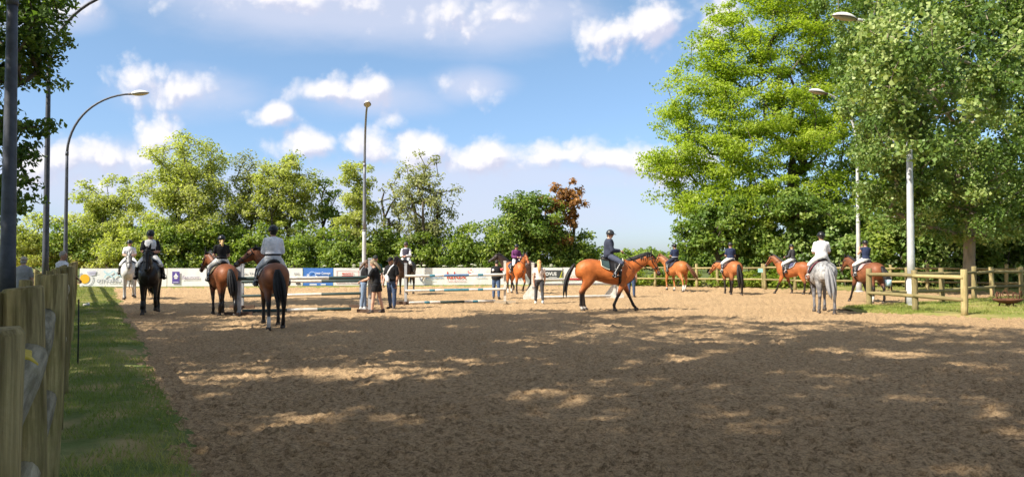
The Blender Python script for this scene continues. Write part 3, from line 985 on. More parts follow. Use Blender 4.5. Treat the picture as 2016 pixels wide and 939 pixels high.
def lamp_post(pos, arm_az, label, pole_mat, r0=0.105, upper_mat=None, H=10.0, reach=2.6, knee=7.2):
    root = empty('lamp_post', pos, arm_az, label, 'lamp post')
    mb = MB()
    split = 0.46 * knee if upper_mat else knee
    mb.tube([(0, 0, -0.05), (0, 0, 0.9)], [r0 * 1.25, r0 * 1.22], 14)
    mb.tube([(0, 0, 0.86), (0, 0, 0.95)], [r0 * 1.22, r0], 14)
    n = 8
    mb.tube([(0, 0, 0.9 + (split - 0.9) * i / n) for i in range(n + 1)], [r0 * (1 - 0.38 * (0.9 + (split - 0.9) * i / n) / knee) for i in range(n + 1)], 14)
    mb.obj('pole', pole_mat, root)
    fl_ = MB().tube([(0, 0, 0.0), (0, 0, 0.03), (0, 0, 0.06)], [r0 * 2.0, r0 * 2.0, r0 * 1.4], 14); fl_.obj('base_flange', pole_mat, root)
    um = upper_mat or pole_mat
    MB().box((0, -r0 * 1.2, 0.55), (r0 * 0.9, 0.03, 0.32)).obj('access_door', pole_mat, root, False)
    MB().tube([(0, 0, split - 0.05), (0, 0, split + 0.05)], r0 * (1.06 - 0.38 * split / knee), 14).obj('joint_collar', um, root)
    if upper_mat:
        MB().tube([(0, 0, split + (knee - split) * i / 6) for i in range(7)], [r0 * (1 - 0.38 * (split + (knee - split) * i / 6) / knee) for i in range(7)], 14).obj('upper_pole', um, root)
    ra = r0 * 0.56
    pts = []
    for i in range(15):
        t = i / 14
        pts.append((reach * t ** 1.75, 0, knee + (H - knee) * (1 - (1 - t) ** 1.75)))
    arm = MB().tube(pts, [ra * (1 - 0.25 * i / 14) for i in range(15)], 10)
    arm.tube([(0, 0, knee - 0.12), (0, 0, knee + 0.08)], r0 * 0.72, 12)
    arm.obj('arm', um, root)
    e = Vector(pts[-1]); tdir = (Vector(pts[-1]) - Vector(pts[-3])).normalized()
    ang = math.atan2(tdir.z, tdir.x) * 0.7
    rot = Matrix.Rotation(-ang, 3, 'Y')
    head = empty('lamp_head', e, 0); head.parent = root; head.location = e
    head.empty_display_size = 0.1
    def shell(lo, hi, sc, zs):
        rings = []
        for i in range(13):
            t = i / 12
            w = max(0.02, math.sin(PI * min(1, t * 0.93 + 0.06)) ** 0.6) * 0.155
            ring = []
            for j in range(9):
                a = lo + (hi - lo) * j / 8
                ring.append(rot @ Vector((-0.06 + 0.86 * t, 1.2 * w * math.cos(a) * sc, 1.2 * w * math.sin(a) * zs)))
            rings.append(ring)
        return rings
    MB().rings(shell(0, PI, 1.0, 0.95)).obj('shell', LAMP_W, head)
    MB().rings(shell(PI, 2 * PI, 0.95, 0.62)).obj('lens', LAMP_G, head)
    rim = MB()
    rr = []
    for i in range(13):
        t = i / 12; w = max(0.02, math.sin(PI * min(1, t * 0.93 + 0.06)) ** 0.6) * 0.162
        rr.append((t, w))
    loop = [rot @ Vector((-0.06 + 0.86 * t, w * 1.2, 0)) for t, w in rr] + [rot @ Vector((-0.06 + 0.86 * t, -w * 1.2, 0)) for t, w in reversed(rr)]
    rim.tube(loop + [loop[0]], 0.013, 6, cap=False)
    rim.tube([rot @ Vector((-0.22, 0, 0)), rot @ Vector((0.05, 0, 0.01))], [0.05, 0.07], 10)
    rim.obj('rim', LAMP_R, head)
    return root


lamp_post(at(16, 16.3), R(12), 'nearest dark lamp post at the left edge, its top out of view', STEEL_D, 0.165)
lamp_post(at(90, 27.5), R(14), 'dark lamp post second from the left, its arm curving out of the top', STEEL_D, 0.115, knee=8.5, H=11.7, reach=3.4)
lamp_post(at(129, 38.7), R(8), 'curved lamp post with white head before the yellow-green trees at left', STEEL_D, 0.11, reach=3.1, H=10.1, knee=7.0)
lamp_post(at(717, 45.0), R(-76), 'pale lamp post in the middle with its head toward the viewer', STEEL_L, 0.13, mat('mid_galvanised_steel', (0.20, 0.21, 0.24), 0.5, 0.2, 4.0, 0.2, 30, metal=0.3), H=10.2, reach=2.2)
lamp_post(at(1690, 38.7), R(186), 'pale lamp post before the yellow-green tree with head over the arena', STEEL_L, 0.115, H=10.0, reach=1.75)
lamp_post(at(1793, 26.9), R(186), 'grey lamp post standing inside the grass patch fence', STEEL_L, 0.135, H=10.05, reach=2.0)


# ------------------------------------------------------------------ trees
def fan(pts_n):
    return pts_n / np.maximum(1e-9, np.linalg.norm(pts_n, axis=1))[:, None]


def make_leaves(centers, per, crad, leaf, rng, up=0.5, out_from=None, aspect=0.55, flatz=0.7, hang=0.0):
    n = len(centers) * per
    ci = np.repeat(np.arange(len(centers)), per)
    off = fan(rng.normal(size=(n, 3))) * (rng.random(n) ** 0.55)[:, None] * crad[ci][:, None] * np.array([1, 1, flatz])
    p = centers[ci] + off
    if hang: p[:, 2] -= hang * rng.random(n) ** 2 * crad[ci]
    nor = rng.normal(size=(n, 3)) * 0.75 + off / np.maximum(1e-6, crad[ci])[:, None] * 0.5
    if out_from is not None: nor += fan(p - out_from) * 0.45
    nor[:, 2] += up
    nor = fan(nor)
    a = fan(np.cross(nor, rng.normal(size=(n, 3))))
    b = np.cross(nor, a)
    s = leaf * (0.65 + 0.7 * rng.random(n))[:, None]
    bend = nor * s * 0.14
    v0 = p - a * s * 0.5 - bend; v1 = p + b * s * aspect * 0.5 + a * s * 0.05; v2 = p + a * s * 0.5 - bend; v3 = p - b * s * aspect * 0.5 + a * s * 0.05
    co = np.stack([v0, v1, v2, v3], 1).reshape(-1, 3)
    f = np.arange(4 * n).reshape(-1, 4)
    ct = rng.random(len(centers))
    tint = np.clip(0.5 + 0.55 * (ct[ci] - 0.5) + 0.55 * (rng.random(n) - 0.5), 0, 1)
    return co, f, tint


def skeleton(base, trunk_pts, centers, rng, maxr, minr=0.012):
    """Limbs: each foliage clump is tied to the nearest wood, from the inside out."""
    nodes = [np.array(p, float) for p in trunk_pts]
    par = [-1] + list(range(len(trunk_pts) - 1))
    top = nodes[-1]
    order = np.argsort(np.linalg.norm((centers - np.array([top[0], top[1], 0])) * np.array([1, 1, 0.35]), axis=1))
    tips = []
    for i in order:
        c = centers[i]
        A = np.array(nodes)
        dd = np.linalg.norm(A - c, axis=1) + np.maximum(0, A[:, 2] - c[2] + 0.1) * 1.2
        j = int(np.argmin(dd))
        q = nodes[j]
        L = np.linalg.norm(c - q)
        k = max(1, int(L / 1.1))
        last = j
        for s in range(1, k + 1):
            t = s / k
            m = q + (c - q) * t
            if s < k: m = m + rng.normal(size=3) * 0.06 * L * 0.5 + np.array([0, 0, 0.10 * L * math.sin(PI * t) * 0.5])
            nodes.append(m); par.append(last); last = len(nodes) - 1
        tips.append(last)
    n = len(nodes)
    area = np.zeros(n)
    for t in tips: area[t] += 1.0
    for i in range(n - 1, 0, -1):
        if par[i] >= 0: area[par[i]] += area[i]
    rad = np.sqrt(np.maximum(area, 0.3))
    rad = minr + (maxr - minr) * (rad / rad[0]) ** 1.15
    return nodes, par, rad


def wood_mesh(name, nodes, par, rad, material, ntrunk, min_draw=0.0):
    mb = MB()
    if ntrunk > 1:
        tr = [Vector(nodes[i]) for i in range(ntrunk)]
        rr = [rad[i] for i in range(ntrunk)]; rr[0] *= 1.35
        mb.tube(tr, rr, 10)
    kids = {}
    for i in range(ntrunk, len(nodes)):
        kids.setdefault(par[i], []).append(i)
    used = set()
    for i in range(ntrunk, len(nodes)):
        if i in used: continue
        chain = [par[i], i]; used.add(i)
        while chain[-1] in kids:
            c = [k for k in kids[chain[-1]] if k not in used]
            if not c: break
            k = max(c, key=lambda q: rad[q]); chain.append(k); used.add(k)
        if rad[chain[1]] < min_draw: continue
        rr = [min(rad[chain[0]], rad[chain[1]] * 1.25)] + [rad[k] for k in chain[1:]]
        mb.tube([Vector(nodes[k]) for k in chain], rr, 5 if rr[0] < 0.06 else 7)
    return mb.mesh(name, material)


def crown_points(env, n, rng, shell=0.55):
    """env: list of ellipsoids (cx,cy,cz,rx,ry,rz); clump centres spread through their volume, denser outward."""
    vol = np.array([e[3] * e[4] * e[5] for e in env]) ** 0.8; vol = vol / vol.sum()
    pts = []
    for e, k in zip(env, np.maximum(1, np.round(vol * n)).astype(int)):
        d_ = fan(rng.normal(size=(k, 3)))
        r = shell + (1 - shell) * rng.random(k) ** 0.8
        inner = rng.random(k) < 0.22
        r = np.where(inner, rng.random(k) * shell, r)
        pts.append(np.array(e[:3]) + d_ * r[:, None] * np.array(e[3:]))
    return np.concatenate(pts)


BARK = mat('tree_bark', (0.09, 0.075, 0.055), 0.95, 0.3, 6.0, 0.8, 14, stretch=(1, 1, 0.25))
BARK_L = mat('pale_tree_bark', (0.26, 0.22, 0.16), 0.95, 0.3, 6.0, 0.6, 14, stretch=(1, 1, 0.25))


def tree(name, label, base, env, n, per, crad, leaf, material, trunk_r=0.2, trunk_top=None, seed=1, up=0.5, bark=None, group=None, flatz=0.7, hang=0.0,
         shell=0.55, stems=1, min_draw=0.0, lean=(0, 0), rot=0.0, cat='tree', aspect=0.55):
    rng = np.random.default_rng(seed)
    c = crown_points(env, n, rng, shell)
    c = c[c[:, 2] > 0.15]
    cr_ = crad * (0.65 + 0.7 * rng.random(len(c)))
    mid = np.mean(np.array([e[:3] for e in env]), axis=0)
    co, f, tint = make_leaves(c, per, cr_, leaf, rng, up, mid, aspect, flatz, hang)
    keep = co.reshape(-1, 4, 3)[:, :, 2].min(axis=1) > 0.02
    f = f[keep]; tint = tint[keep]
    root = empty(name, base, rot, label, cat, group)
    root_crown = link('crown', np_mesh('crown', co, f, material, False, {'tint': tint}), root)
    zt = trunk_top if trunk_top else mid[2]
    mbw = None
    nst = max(1, stems)
    for s in range(nst):
        a = 2 * PI * s / nst + 0.5
        bx, by = (0, 0) if nst == 1 else (0.25 * math.cos(a), 0.25 * math.sin(a))
        sp = 0 if nst == 1 else env[0][3] * 0.4
        tp = []
        for k in range(6):
            t = k / 5
            tp.append((bx + (sp * math.cos(a) + lean[0]) * t ** 1.4 + 0.05 * zt * 0.3 * math.sin(3 * t + s), by + (sp * math.sin(a) + lean[1]) * t ** 1.4, -0.15 + (zt + 0.15) * t))
        sel = c if nst == 1 else c[(np.arange(len(c)) % nst) == s]
        nodes, par, rad = skeleton(None, tp, sel, rng, trunk_r)
        me = wood_mesh('trunk', nodes, par, rad, bark or BARK, 6, min_draw)
        link('trunk', me, root)
    return root


def copy_thing(src, loc, rz, sc=1.0, label=None):
    r = src.copy(); COL.objects.link(r)
    r.location = loc; r.rotation_euler = (0, 0, rz); r.scale = (sc, sc, sc)
    if label: r['label'] = label
    for ch in [k for k in src.children]:
        q = ch.copy(); COL.objects.link(q); q.parent = r
    return r


L_YG = leaf_mat('leaf_yellow_green', (0.18, 0.25, 0.024), (0.29, 0.38, 0.034), (0.42, 0.48, 0.075), 0.48)
L_DK = leaf_mat('leaf_deep_green', (0.06, 0.11, 0.022), (0.14, 0.22, 0.046), (0.36, 0.42, 0.15), 0.30, 0.45)
L_MID = leaf_mat('leaf_mid_green', (0.065, 0.12, 0.02), (0.125, 0.20, 0.032), (0.25, 0.31, 0.06), 0.34)
L_OLIVE = leaf_mat('leaf_olive', (0.26, 0.295, 0.08), (0.36, 0.39, 0.12), (0.46, 0.465, 0.20), 0.52)
L_GREY = leaf_mat('leaf_grey_green', (0.19, 0.21, 0.09), (0.30, 0.32, 0.14), (0.42, 0.42, 0.22), 0.34)
L_RUST = leaf_mat('leaf_rust', (0.16, 0.09, 0.03), (0.33, 0.16, 0.06), (0.44, 0.25, 0.11), 0.32)
L_HEDGE = leaf_mat('leaf_hedge', (0.09, 0.145, 0.028), (0.175, 0.25, 0.046), (0.34, 0.39, 0.09), 0.42)
L_SHADE = leaf_mat('leaf_shade_tree', (0.04, 0.075, 0.018), (0.07, 0.12, 0.025), (0.14, 0.19, 0.04), 0.45)
L_BRIGHT = leaf_mat('leaf_bright_low', (0.10, 0.17, 0.015), (0.20, 0.27, 0.03), (0.34, 0.36, 0.06), 0.4)


def E(px, py, d, rx, ry, base, rd=None, dd=0.0):
    """ellipsoid of a crown: centre at the photograph's (px,py) at distance d, half sizes in photograph pixels; relative to base"""
    s = ppm(d)
    return ((px - CX) / s - base.x, d + dd - base.y, CAM_H + (HORIZON - py) / s, rx / s, (rd if rd else rx) / s, ry / s)


# -- the row of slender trees behind the banners
def back_tree(px, d, blobs, label, m, n, per, crad, leaf, seed, stems=1, tr=0.12, **kw):
    b = at(px, d)
    env = [E(x, y, d, rx, ry, b) for (x, y, rx, ry) in blobs]
    return tree('tree', label, b, env, n, per, crad, leaf, m, tr, None, seed, stems=stems, up=0.75, **kw)


G = 'trees in the row behind the banners'
back_tree(370, 53, [(370, 340, 82, 88), (340, 400, 75, 70), (410, 410, 72, 70), (375, 470, 90, 45)], 'tallest broad yellow-green tree behind the banners', L_OLIVE, 250, 120, 0.72, 0.19, 31, 3, group=G)
back_tree(222, 53.5, [(215, 400, 66, 52), (180, 440, 60, 50), (250, 450, 70, 50), (225, 490, 90, 40)], 'rounded yellow-green tree beside the curved left lamp post', L_OLIVE, 200, 112, 0.7, 0.19, 32, 3, group=G)
back_tree(545, 54, [(560, 350, 66, 50), (510, 385, 52, 60), (600, 390, 46, 56), (550, 430, 76, 50)], 'loose yellow-green tree above the white-shirted rider', L_OLIVE, 190, 95, 0.6, 0.185, 33, 3, group=G)
back_tree(478, 55, [(482, 370, 30, 70), (470, 440, 36, 60)], 'thin airy tree between the two broad yellow-green trees', L_GREY, 80, 66, 0.6, 0.18, 34, 2, group=G)
back_tree(705, 52, [(703, 365, 34, 52), (700, 430, 46, 62), (710, 480, 50, 40)], 'narrow upright green tree behind the middle lamp post', L_OLIVE, 125, 105, 0.55, 0.185, 35, 1, group=G)
back_tree(650, 55, [(648, 385, 24, 52), (642, 450, 30, 50)], 'slight feathery tree left of the middle lamp post', L_HEDGE, 42, 45, 0.55, 0.22, 36, 2, group=G)
back_tree(770, 54.5, [(768, 405, 26, 60), (772, 460, 30, 40)], 'half-bare whippy tree right of the middle lamp post', L_GREY, 40, 15, 0.55, 0.20, 37, 3, group=G)
back_tree(838, 52, [(826, 350, 52, 52), (850, 395, 58, 58), (800, 400, 44, 55), (838, 450, 56, 44)], 'sparse grey-green tree with sky showing through it', L_GREY, 130, 56, 0.55, 0.185, 38, 3, group=G, shell=0.3)
back_tree(1035, 51, [(1025, 430, 50, 48), (1060, 440, 60, 55), (1010, 470, 60, 45), (1045, 400, 34, 24)], 'bushy mid-green tree left of the rust-leaved one', L_MID, 115, 120, 0.7, 0.21, 39, 2, group=G)
back_tree(1115, 52, [(1120, 375, 34, 26), (1100, 400, 40, 26), (1125, 420, 34, 34), (1100, 460, 40, 40)], 'small rust-leaved tree above the green bushes', L_RUST, 62, 62, 0.5, 0.24, 40, 2, group=G, bark=BARK)

# -- hedge of bushes under them, one by one
hedge = [(60, 52, 470, 60, 52), (150, 52, 478, 62, 46), (245, 51, 487, 60, 36), (330, 51.5, 480, 64, 42), (430, 52, 478, 62, 44), (520, 52, 482, 60, 40), (610, 52, 480, 60, 42),
         (690, 51.5, 486, 56, 36), (765, 52, 484, 56, 38), (850, 52, 482, 60, 40), (930, 51, 482, 60, 42), (1000, 50.5, 486, 56, 40), (1075, 51.5, 480, 60, 46), (1140, 52, 492, 48, 34)]
spots = ['beside the left edge', 'under the curved left lamp post', 'behind the grey horse', 'behind the black horse', 'behind the woman in the black top', 'behind the white-shirted rider', 'above the blue banner',
         'behind the middle lamp post', 'behind the rider in the waistcoat', 'under the sparse grey-green tree', 'above the long striped jump', 'behind the purple-jacketed rider', 'under the rust-leaved tree', 'at the right end of the hedge']
for i, ((px, dd, cy, rx, ry), sp) in enumerate(zip(hedge, spots)):
    b = at(px, dd)
    env = [E(px, cy, dd, rx, ry, b, rx * 0.7), E(px - rx * .4, cy + 22, dd, rx * 0.7, 36, b), E(px + rx * .45, cy + 22, dd, rx * 0.7, 36, b)]
    tree('hedge_bush', 'dense green hedge bush ' + sp, b, env, 70, 95, 0.62, 0.21, L_OLIVE if i in (0, 1, 2, 3) and i % 2 == 0 else L_HEDGE, 0.07, 1.2, 60 + i, stems=2, group='bushes of the hedge behind the banners', cat='bush', min_draw=0.02)

# -- the big yellow-green tree
b = at(1560, 53)
env = [E(1500, 110, 53, 130, 120, b, 110), E(1610, 60, 53, 120, 110, b, 110), E(1400, 190, 52, 90, 90, b), E(1510, 250, 51, 150, 90, b), E(1380, 320, 51, 110, 62, b), E(1620, 250, 52, 120, 110, b),
       E(1480, 390, 50, 130, 72, b), E(1400, 420, 50, 80, 56, b), E(1610, 400, 50, 110, 60, b), E(1330, 325, 51, 55, 40, b), E(1555, -60, 53, 120, 110, b, 120), E(1690, 130, 54, 90, 150, b), E(1420, 90, 53, 70, 80, b), E(1350, 235, 51.5, 62, 52, b), E(1312, 318, 51, 52, 34, b), E(1440, 300, 50.5, 90, 60, b), E(1345, 385, 50.5, 56, 40, b)]
tree('tree', 'huge yellow-green tree right of centre towering over the riders', b, env, 860, 175, 0.95, 0.185, L_YG, 0.5, 9.5, 101, up=0.8, flatz=0.5, shell=0.6, min_draw=0.014)
b = at(1430, 48)
env = [E(1420, 455, 48, 80, 50, b), E(1480, 460, 48, 60, 54, b), E(1375, 470, 48, 46, 40, b), E(1440, 420, 48, 66, 30, b)]
tree('tree', 'lower mid-green tree leaning over the fence below the huge tree', b, env, 150, 80, 0.65, 0.25, L_MID, 0.16, 3.0, 102, stems=2, min_draw=0.012)
b = at(1580, 47)
env = [E(1600, 420, 46, 80, 26, b), E(1540, 400, 46, 60, 30, b), E(1650, 440, 47, 60, 24, b)]
tree('tree', 'blue-green drooping branches tree above the grey horse rider', b, env, 90, 85, 0.75, 0.24, L_MID, 0.3, 4.5, 103, flatz=0.35, min_draw=0.012)

# -- the dark maple at the right
b = at(1905, 36.5)
env = [E(1860, 90, 37, 150, 110, b, 120), E(1980, 40, 37, 130, 120, b), E(1800, 250, 36, 110, 100, b), E(1900, 290, 35.5, 120, 90, b), E(2010, 250, 37, 90, 130, b), E(1790, 390, 36, 90, 70, b),
       E(1900, 410, 35.5, 110, 60, b), E(2010, 400, 36, 70, 80, b), E(1760, 150, 37, 60, 90, b), E(1900, -80, 37, 160, 100, b), E(1735, 330, 37, 50, 110, b),
       E(1790, 120, 25.5, 100, 130, b, 90), E(1850, 210, 25, 95, 80, b, 80), E(1730, 210, 33, 70, 110, b), E(1930, 130, 27, 110, 120, b, 90), E(1760, 20, 27, 60, 90, b, 80), E(1782, 90, 24.3, 70, 110, b, 70), E(1722, 265, 35, 48, 80, b), E(1705, 70, 38, 70, 90, b), E(1700, -20, 39, 80, 70, b), E(1800, 245, 24.6, 66, 46, b, 40), E(1700, 150, 36, 50, 60, b)]
tree('tree', 'tall dark green maple with a pale trunk at the right', b, env, 900, 125, 0.58, 0.145, L_DK, 0.26, 7.0, 111, up=0.2, flatz=0.75, shell=0.72, hang=0.7, aspect=0.85, bark=BARK_L, min_draw=0.012)
b = at(2140, 36)
env = [E(2120, 200, 36, 110, 180, b), E(2100, 400, 36, 90, 80, b), E(2080, 40, 36, 110, 110, b)]
tree('tree', 'dark green maple at the right edge, cut by the frame', b, env, 200, 80, 0.75, 0.22, L_DK, 0.3, 6.0, 112, up=0.2, hang=0.7, aspect=0.85, min_draw=0.012)

# -- shaded wood behind the right fence
wood = [(1600, 58, 300, 470, 'shaded thicket tree behind the bay horse facing left'), (1690, 52, 260, 470, 'shaded thicket tree behind the pale right lamp post'), (1775, 47, 300, 470, 'shaded thicket tree behind the rider in the navy vest'),
        (1850, 49, 250, 470, 'shaded thicket tree left of the pale maple trunk'), (1930, 47, 280, 480, 'shaded thicket tree right of the pale maple trunk'), (2010, 49, 250, 480, 'shaded thicket tree above the rusty fire basket'), (2100, 48, 240, 480, 'shaded thicket tree beyond the right edge')]
for i, (px, dd, y0, y1, lab) in enumerate(wood):
    b = at(px, dd)
    env = [E(px, (y0 + y1) / 2, dd, 70, (y1 - y0) / 2, b), E(px + 20, 478, dd, 66, 44, b), E(px - 30, 440, dd, 60, 60, b)]
    tree('tree', lab, b, env, 90, 66, 0.95, 0.30, L_DK if i % 2 else L_MID, 0.13, 4.0, 120 + i, group='trees of the shaded wood at the right', min_draw=0.015)

# -- dark undergrowth down to the ground behind the right fence
under = [(1525, 47, 'behind the corner post'), (1600, 46, 'behind the bay horse facing left'), (1670, 44.5, 'left of the pale right lamp post'), (1735, 43.5, 'behind the vest rider'), (1800, 43, 'behind the grey lamp post'),
         (1865, 42.5, 'left of the pale maple trunk'), (1935, 42, 'right of the pale maple trunk'), (2000, 41.5, 'behind the fire basket'), (2070, 41, 'at the right edge of the view')]
for i, (px, dd, sp) in enumerate(under):
    b = at(px, dd)
    env = [E(px, 500, dd, 46, 50, b, 40), E(px + 10, 540, dd, 50, 24, b, 40), E(px - 16, 470, dd, 40, 40, b, 40)]
    tree('undergrowth_bush', 'dark shaded undergrowth bush ' + sp, b, env, 60, 70, 0.6, 0.22, L_DK if i % 3 else L_HEDGE, 0.05, 1.4, 230 + i, stems=2, cat='bush', group='undergrowth behind the right fence', min_draw=0.02, aspect=0.8)

# -- low bright plants under the far fence, far tree line beyond
for i, px in enumerate((1235, 1290, 1345, 1400, 1455, 1510, 1555)):
    dd = 47.5 - i * 0.75
    b = at(px, dd)
    env = [E(px, 555, dd, 34, 16, b), E(px + 16, 550, dd, 26, 18, b)]
    tree('low_plant', 'bright low leafy plants under the far fence, clump %s from the left' % ('first', 'second', 'third', 'fourth', 'fifth', 'sixth', 'seventh')[i], b, env, 34, 60, 0.32, 0.17, L_BRIGHT, 0.03, 0.5, 140 + i, stems=2, cat='plant', group='bright plants under the far fence', min_draw=0.01)
for i, (px, dd, top, m_, nm) in enumerate([(1262, 95, 486, L_HEDGE, 'seen over the bay horse neck'), (1330, 110, 490, L_MID, 'left of the huge tree'), (1395, 100, 490, L_MID, 'seen under the huge tree'), (1475, 105, 488, L_MID, 'behind the rider in navy and white'),
                                           (1200, 120, 496, L_MID, 'just behind the rider in the padded jacket'), (20, 75, 448, L_OLIVE, 'behind the spectator in the cap'), (-70, 70, 440, L_HEDGE, 'beyond the left edge'), (95, 78, 455, L_OLIVE, 'between the two left lamp posts'), (1545, 90, 480, L_HEDGE, 'behind the bay facing left')]):
    b = at(px, dd)
    h = (525 - top) / 2
    env = [E(px, top + h, dd, 46, h, b), E(px + 24, top + h + 6, dd, 40, h - 4, b), E(px - 26, top + h + 5, dd, 40, h - 3, b)]
    tree('tree', 'distant green tree ' + nm, b, env, 70, 60, 0.9, 0.40, m_, 0.2, None, 150 + i, group='distant trees', min_draw=0.05)

# -- dark tree at the left edge
b = at(-60, 24)
env = [E(-30, 120, 24, 130, 110, b, 120), E(10, 260, 23.5, 92, 90, b), E(-20, 370, 24, 92, 60, b), E(-60, -40, 24, 200, 120, b), E(-120, 250, 24, 110, 150, b), E(50, 60, 24, 70, 60, b), E(70, 20, 23, 50, 40, b), E(10, 420, 24, 60, 24, b)]
tree('tree', 'dark leafy tree at the left edge behind the lamp posts', b, env, 330, 62, 0.55, 0.19, L_SHADE, 0.28, 6.0, 171, up=0.4, flatz=0.4, shell=0.5, min_draw=0.008)

# -- tall trees beside and behind the viewer that shade the foreground
b = Vector((-6.0, -4.0, 0))
env = [(0, 0, 14, 5.5, 5.5, 4.5), (2.5, 1, 17, 4.5, 4.5, 4.0), (-2.5, -1, 17, 4.5, 4.5, 4), (0, 2.5, 20, 4, 4, 3.5), (1, -2.5, 12, 4.5, 4.5, 3)]
t0 = tree('tree', 'tall shade tree just behind and left of the viewer', b, env, 172, 56, 1.05, 0.42, L_SHADE, 0.42, 12.0, 181, up=0.6, group='tall trees around the viewer', min_draw=0.03)
shade = [((2.5, -5.5, 0), 1.1, 1.06, 'tall shade tree directly behind the viewer'), ((10.5, -4.5, 0), 2.3, 1.0, 'tall shade tree behind and right of the viewer'), ((-9.5, 4.5, 0), 3.9, 1.0, 'tall shade tree left of the near fence'),
         ((18.5, -7.5, 0), 5.0, 1.0, 'tall shade tree far right behind the viewer'), ((-13.5, 10.5, 0), 0.6, 0.86, 'tall shade tree left of the fence beyond the first lamp post'), ((-1.5, 2.0, 0), 4.4, 1.12, 'tall shade tree whose crown arches over the viewer')]
shade = shade[:5] + [((-17.5, -2.5, 0), 2.9, 1.0, 'tall shade tree well to the left of the viewer'), ((-21.5, 5.0, 0), 0.3, 0.98, 'tall shade tree far left behind the spectators side'), ((-12.5, -8.5, 0), 5.6, 1.05, 'tall shade tree behind the left end of the fence'),
                     ((-27.0, 13.0, 0), 1.9, 0.95, 'tall shade tree farthest to the left outside the arena'), ((-1.5, -11.0, 0), 3.3, 1.1, 'tall shade tree some way behind the viewer')]
for loc, rz, sc, lab in shade:
    copy_thing(t0, loc, rz, sc, lab)


# ------------------------------------------------------------------ jumps
P_WHITE = mat('jump_white_paint', (0.50, 0.46, 0.39), 0.6, 0.12, 7.0, 0.2, 30, col2=(0.70, 0.68, 0.64))
P_GREY = mat('jump_grey_paint', (0.36, 0.37, 0.39), 0.6, 0.12, 6.0)
P_DGREEN = mat('jump_dark_green', (0.035, 0.06, 0.055), 0.55, 0.2, 6.0)
P_TEAL = mat('jump_teal', (0.06, 0.20, 0.26), 0.5, 0.2, 6.0)
P_BLUE = mat('jump_faded_blue', (0.10, 0.19, 0.34), 0.5, 0.2, 6.0)
P_RED = mat('jump_red', (0.50, 0.06, 0.05), 0.5, 0.15, 6.0)
P_BROWN = mat('jump_foot_wood', (0.11, 0.07, 0.05), 0.9, 0.2, 8.0, 0.3)


def jump_pole(a, b, segs, label, group='jump poles', rad=0.05):
    """segs: list of (fraction, material)"""
    a, b = Vector(a), Vector(b)
    root = empty('jump_pole', a, 0, label, 'jump pole', group)
    q = (b - a).to_track_quat('Z', 'Y')
    root.rotation_euler = q.to_euler()
    L_ = (b - a).length
    z = 0.0
    for fr, m in segs:
        z1 = z + fr * L_
        mb = MB().tube([(0, 0, z), (0, 0, z + 0.004), (0, 0, z1 - 0.004), (0, 0, z1)], [rad * 0.97, rad, rad, rad * 0.97], 10)
        mb.obj('painted_band', m, root)
        z = z1
    return root


def standard(p, h, label, material, foot_mat, yaw=0.0, wing=False, post=0.09):
    root = empty('jump_standard', p, yaw, label, 'jump standard')
    MB().box((0, 0, h / 2 + 0.04), (post, post, h)).obj('post', material, root, False)
    MB().box((0, 0, h + 0.06), (post * 1.15, post * 1.15, 0.05)).obj('cap', material, root, False)
    f = MB()
    f.box((0, 0, 0.06), (0.80, 0.09, 0.10)); f.obj('foot', foot_mat, root, False)
    MB().box((0, 0, 0.055), (0.09, 0.70, 0.09)).obj('foot', foot_mat, root, False)
    if wing:
        w = MB()
        for s in (-1, 1):
            w.add([(s * 0.045, -0.025, 0.12), (s * 0.42, -0.025, 0.12), (s * 0.045, -0.025, 0.62), (s * 0.045, 0.025, 0.12), (s * 0.42, 0.025, 0.12), (s * 0.045, 0.025, 0.62)],
                  [(0, 1, 2), (5, 4, 3), (0, 3, 4, 1), (1, 4, 5, 2), (2, 5, 3, 0)])
        w.obj('gusset', material, root, False)
    cups = MB()
    for z in (0.5, h * 0.72):
        cups.box((0, -0.06, z), (0.07, 0.05, 0.06))
    cups.obj('pole_cup', mat('cup_metal', (0.3, 0.3, 0.3), 0.5), root, False)
    return root


# first jump: an oxer in dark green and white, its standards by the group of helpers
L1, R1 = gp(471, 621), gp(729, 615)
L2, R2 = gp(478, 607), gp(712, 606)
standard(L1, 1.42, 'grey-white jump standard behind the tail of the bay with black-topped rider', P_GREY, P_BROWN, 0.1, post=0.12)
standard(R1, 1.60, 'grey jump standard held by the woman in shorts', P_GREY, P_BROWN, 0.0, post=0.11)
standard(L2, 1.42, 'grey jump standard at the rear left of the green and white jump', P_GREY, P_BROWN, 0.1)
standard(R2, 1.46, 'grey jump standard just left of the one held by the woman', P_GREY, P_BROWN, 0.0, post=0.11)
th = [(0.33, P_DGREEN), (0.34, P_WHITE), (0.33, P_DGREEN)]
up_ = lambda p, z: p + Vector((0, -0.1, z))
jump_pole(up_(L1, 1.08), up_(R1, 1.08) + Vector((0.05, 0, 0)), th, 'dark green and white pole, top front rail of the left jump', rad=0.052)
jump_pole(up_(L2, 0.90), up_(R2, 0.92), th, 'dark green and white pole, rear rail just under the top of the left jump', rad=0.05)
jump_pole(up_(L2, 0.42), up_(R2, 0.50), th, 'dark green and white pole, middle rail of the left jump', rad=0.047)
jump_pole(gp(478, 617) + Vector((0, 0, .08)), gp(692, 612.5) + Vector((0, 0, .08)), [(0.40, P_DGREEN), (0.28, P_WHITE), (0.32, P_DGREEN)], 'dark green and white pole lying on the sand under the left jump', rad=0.052)

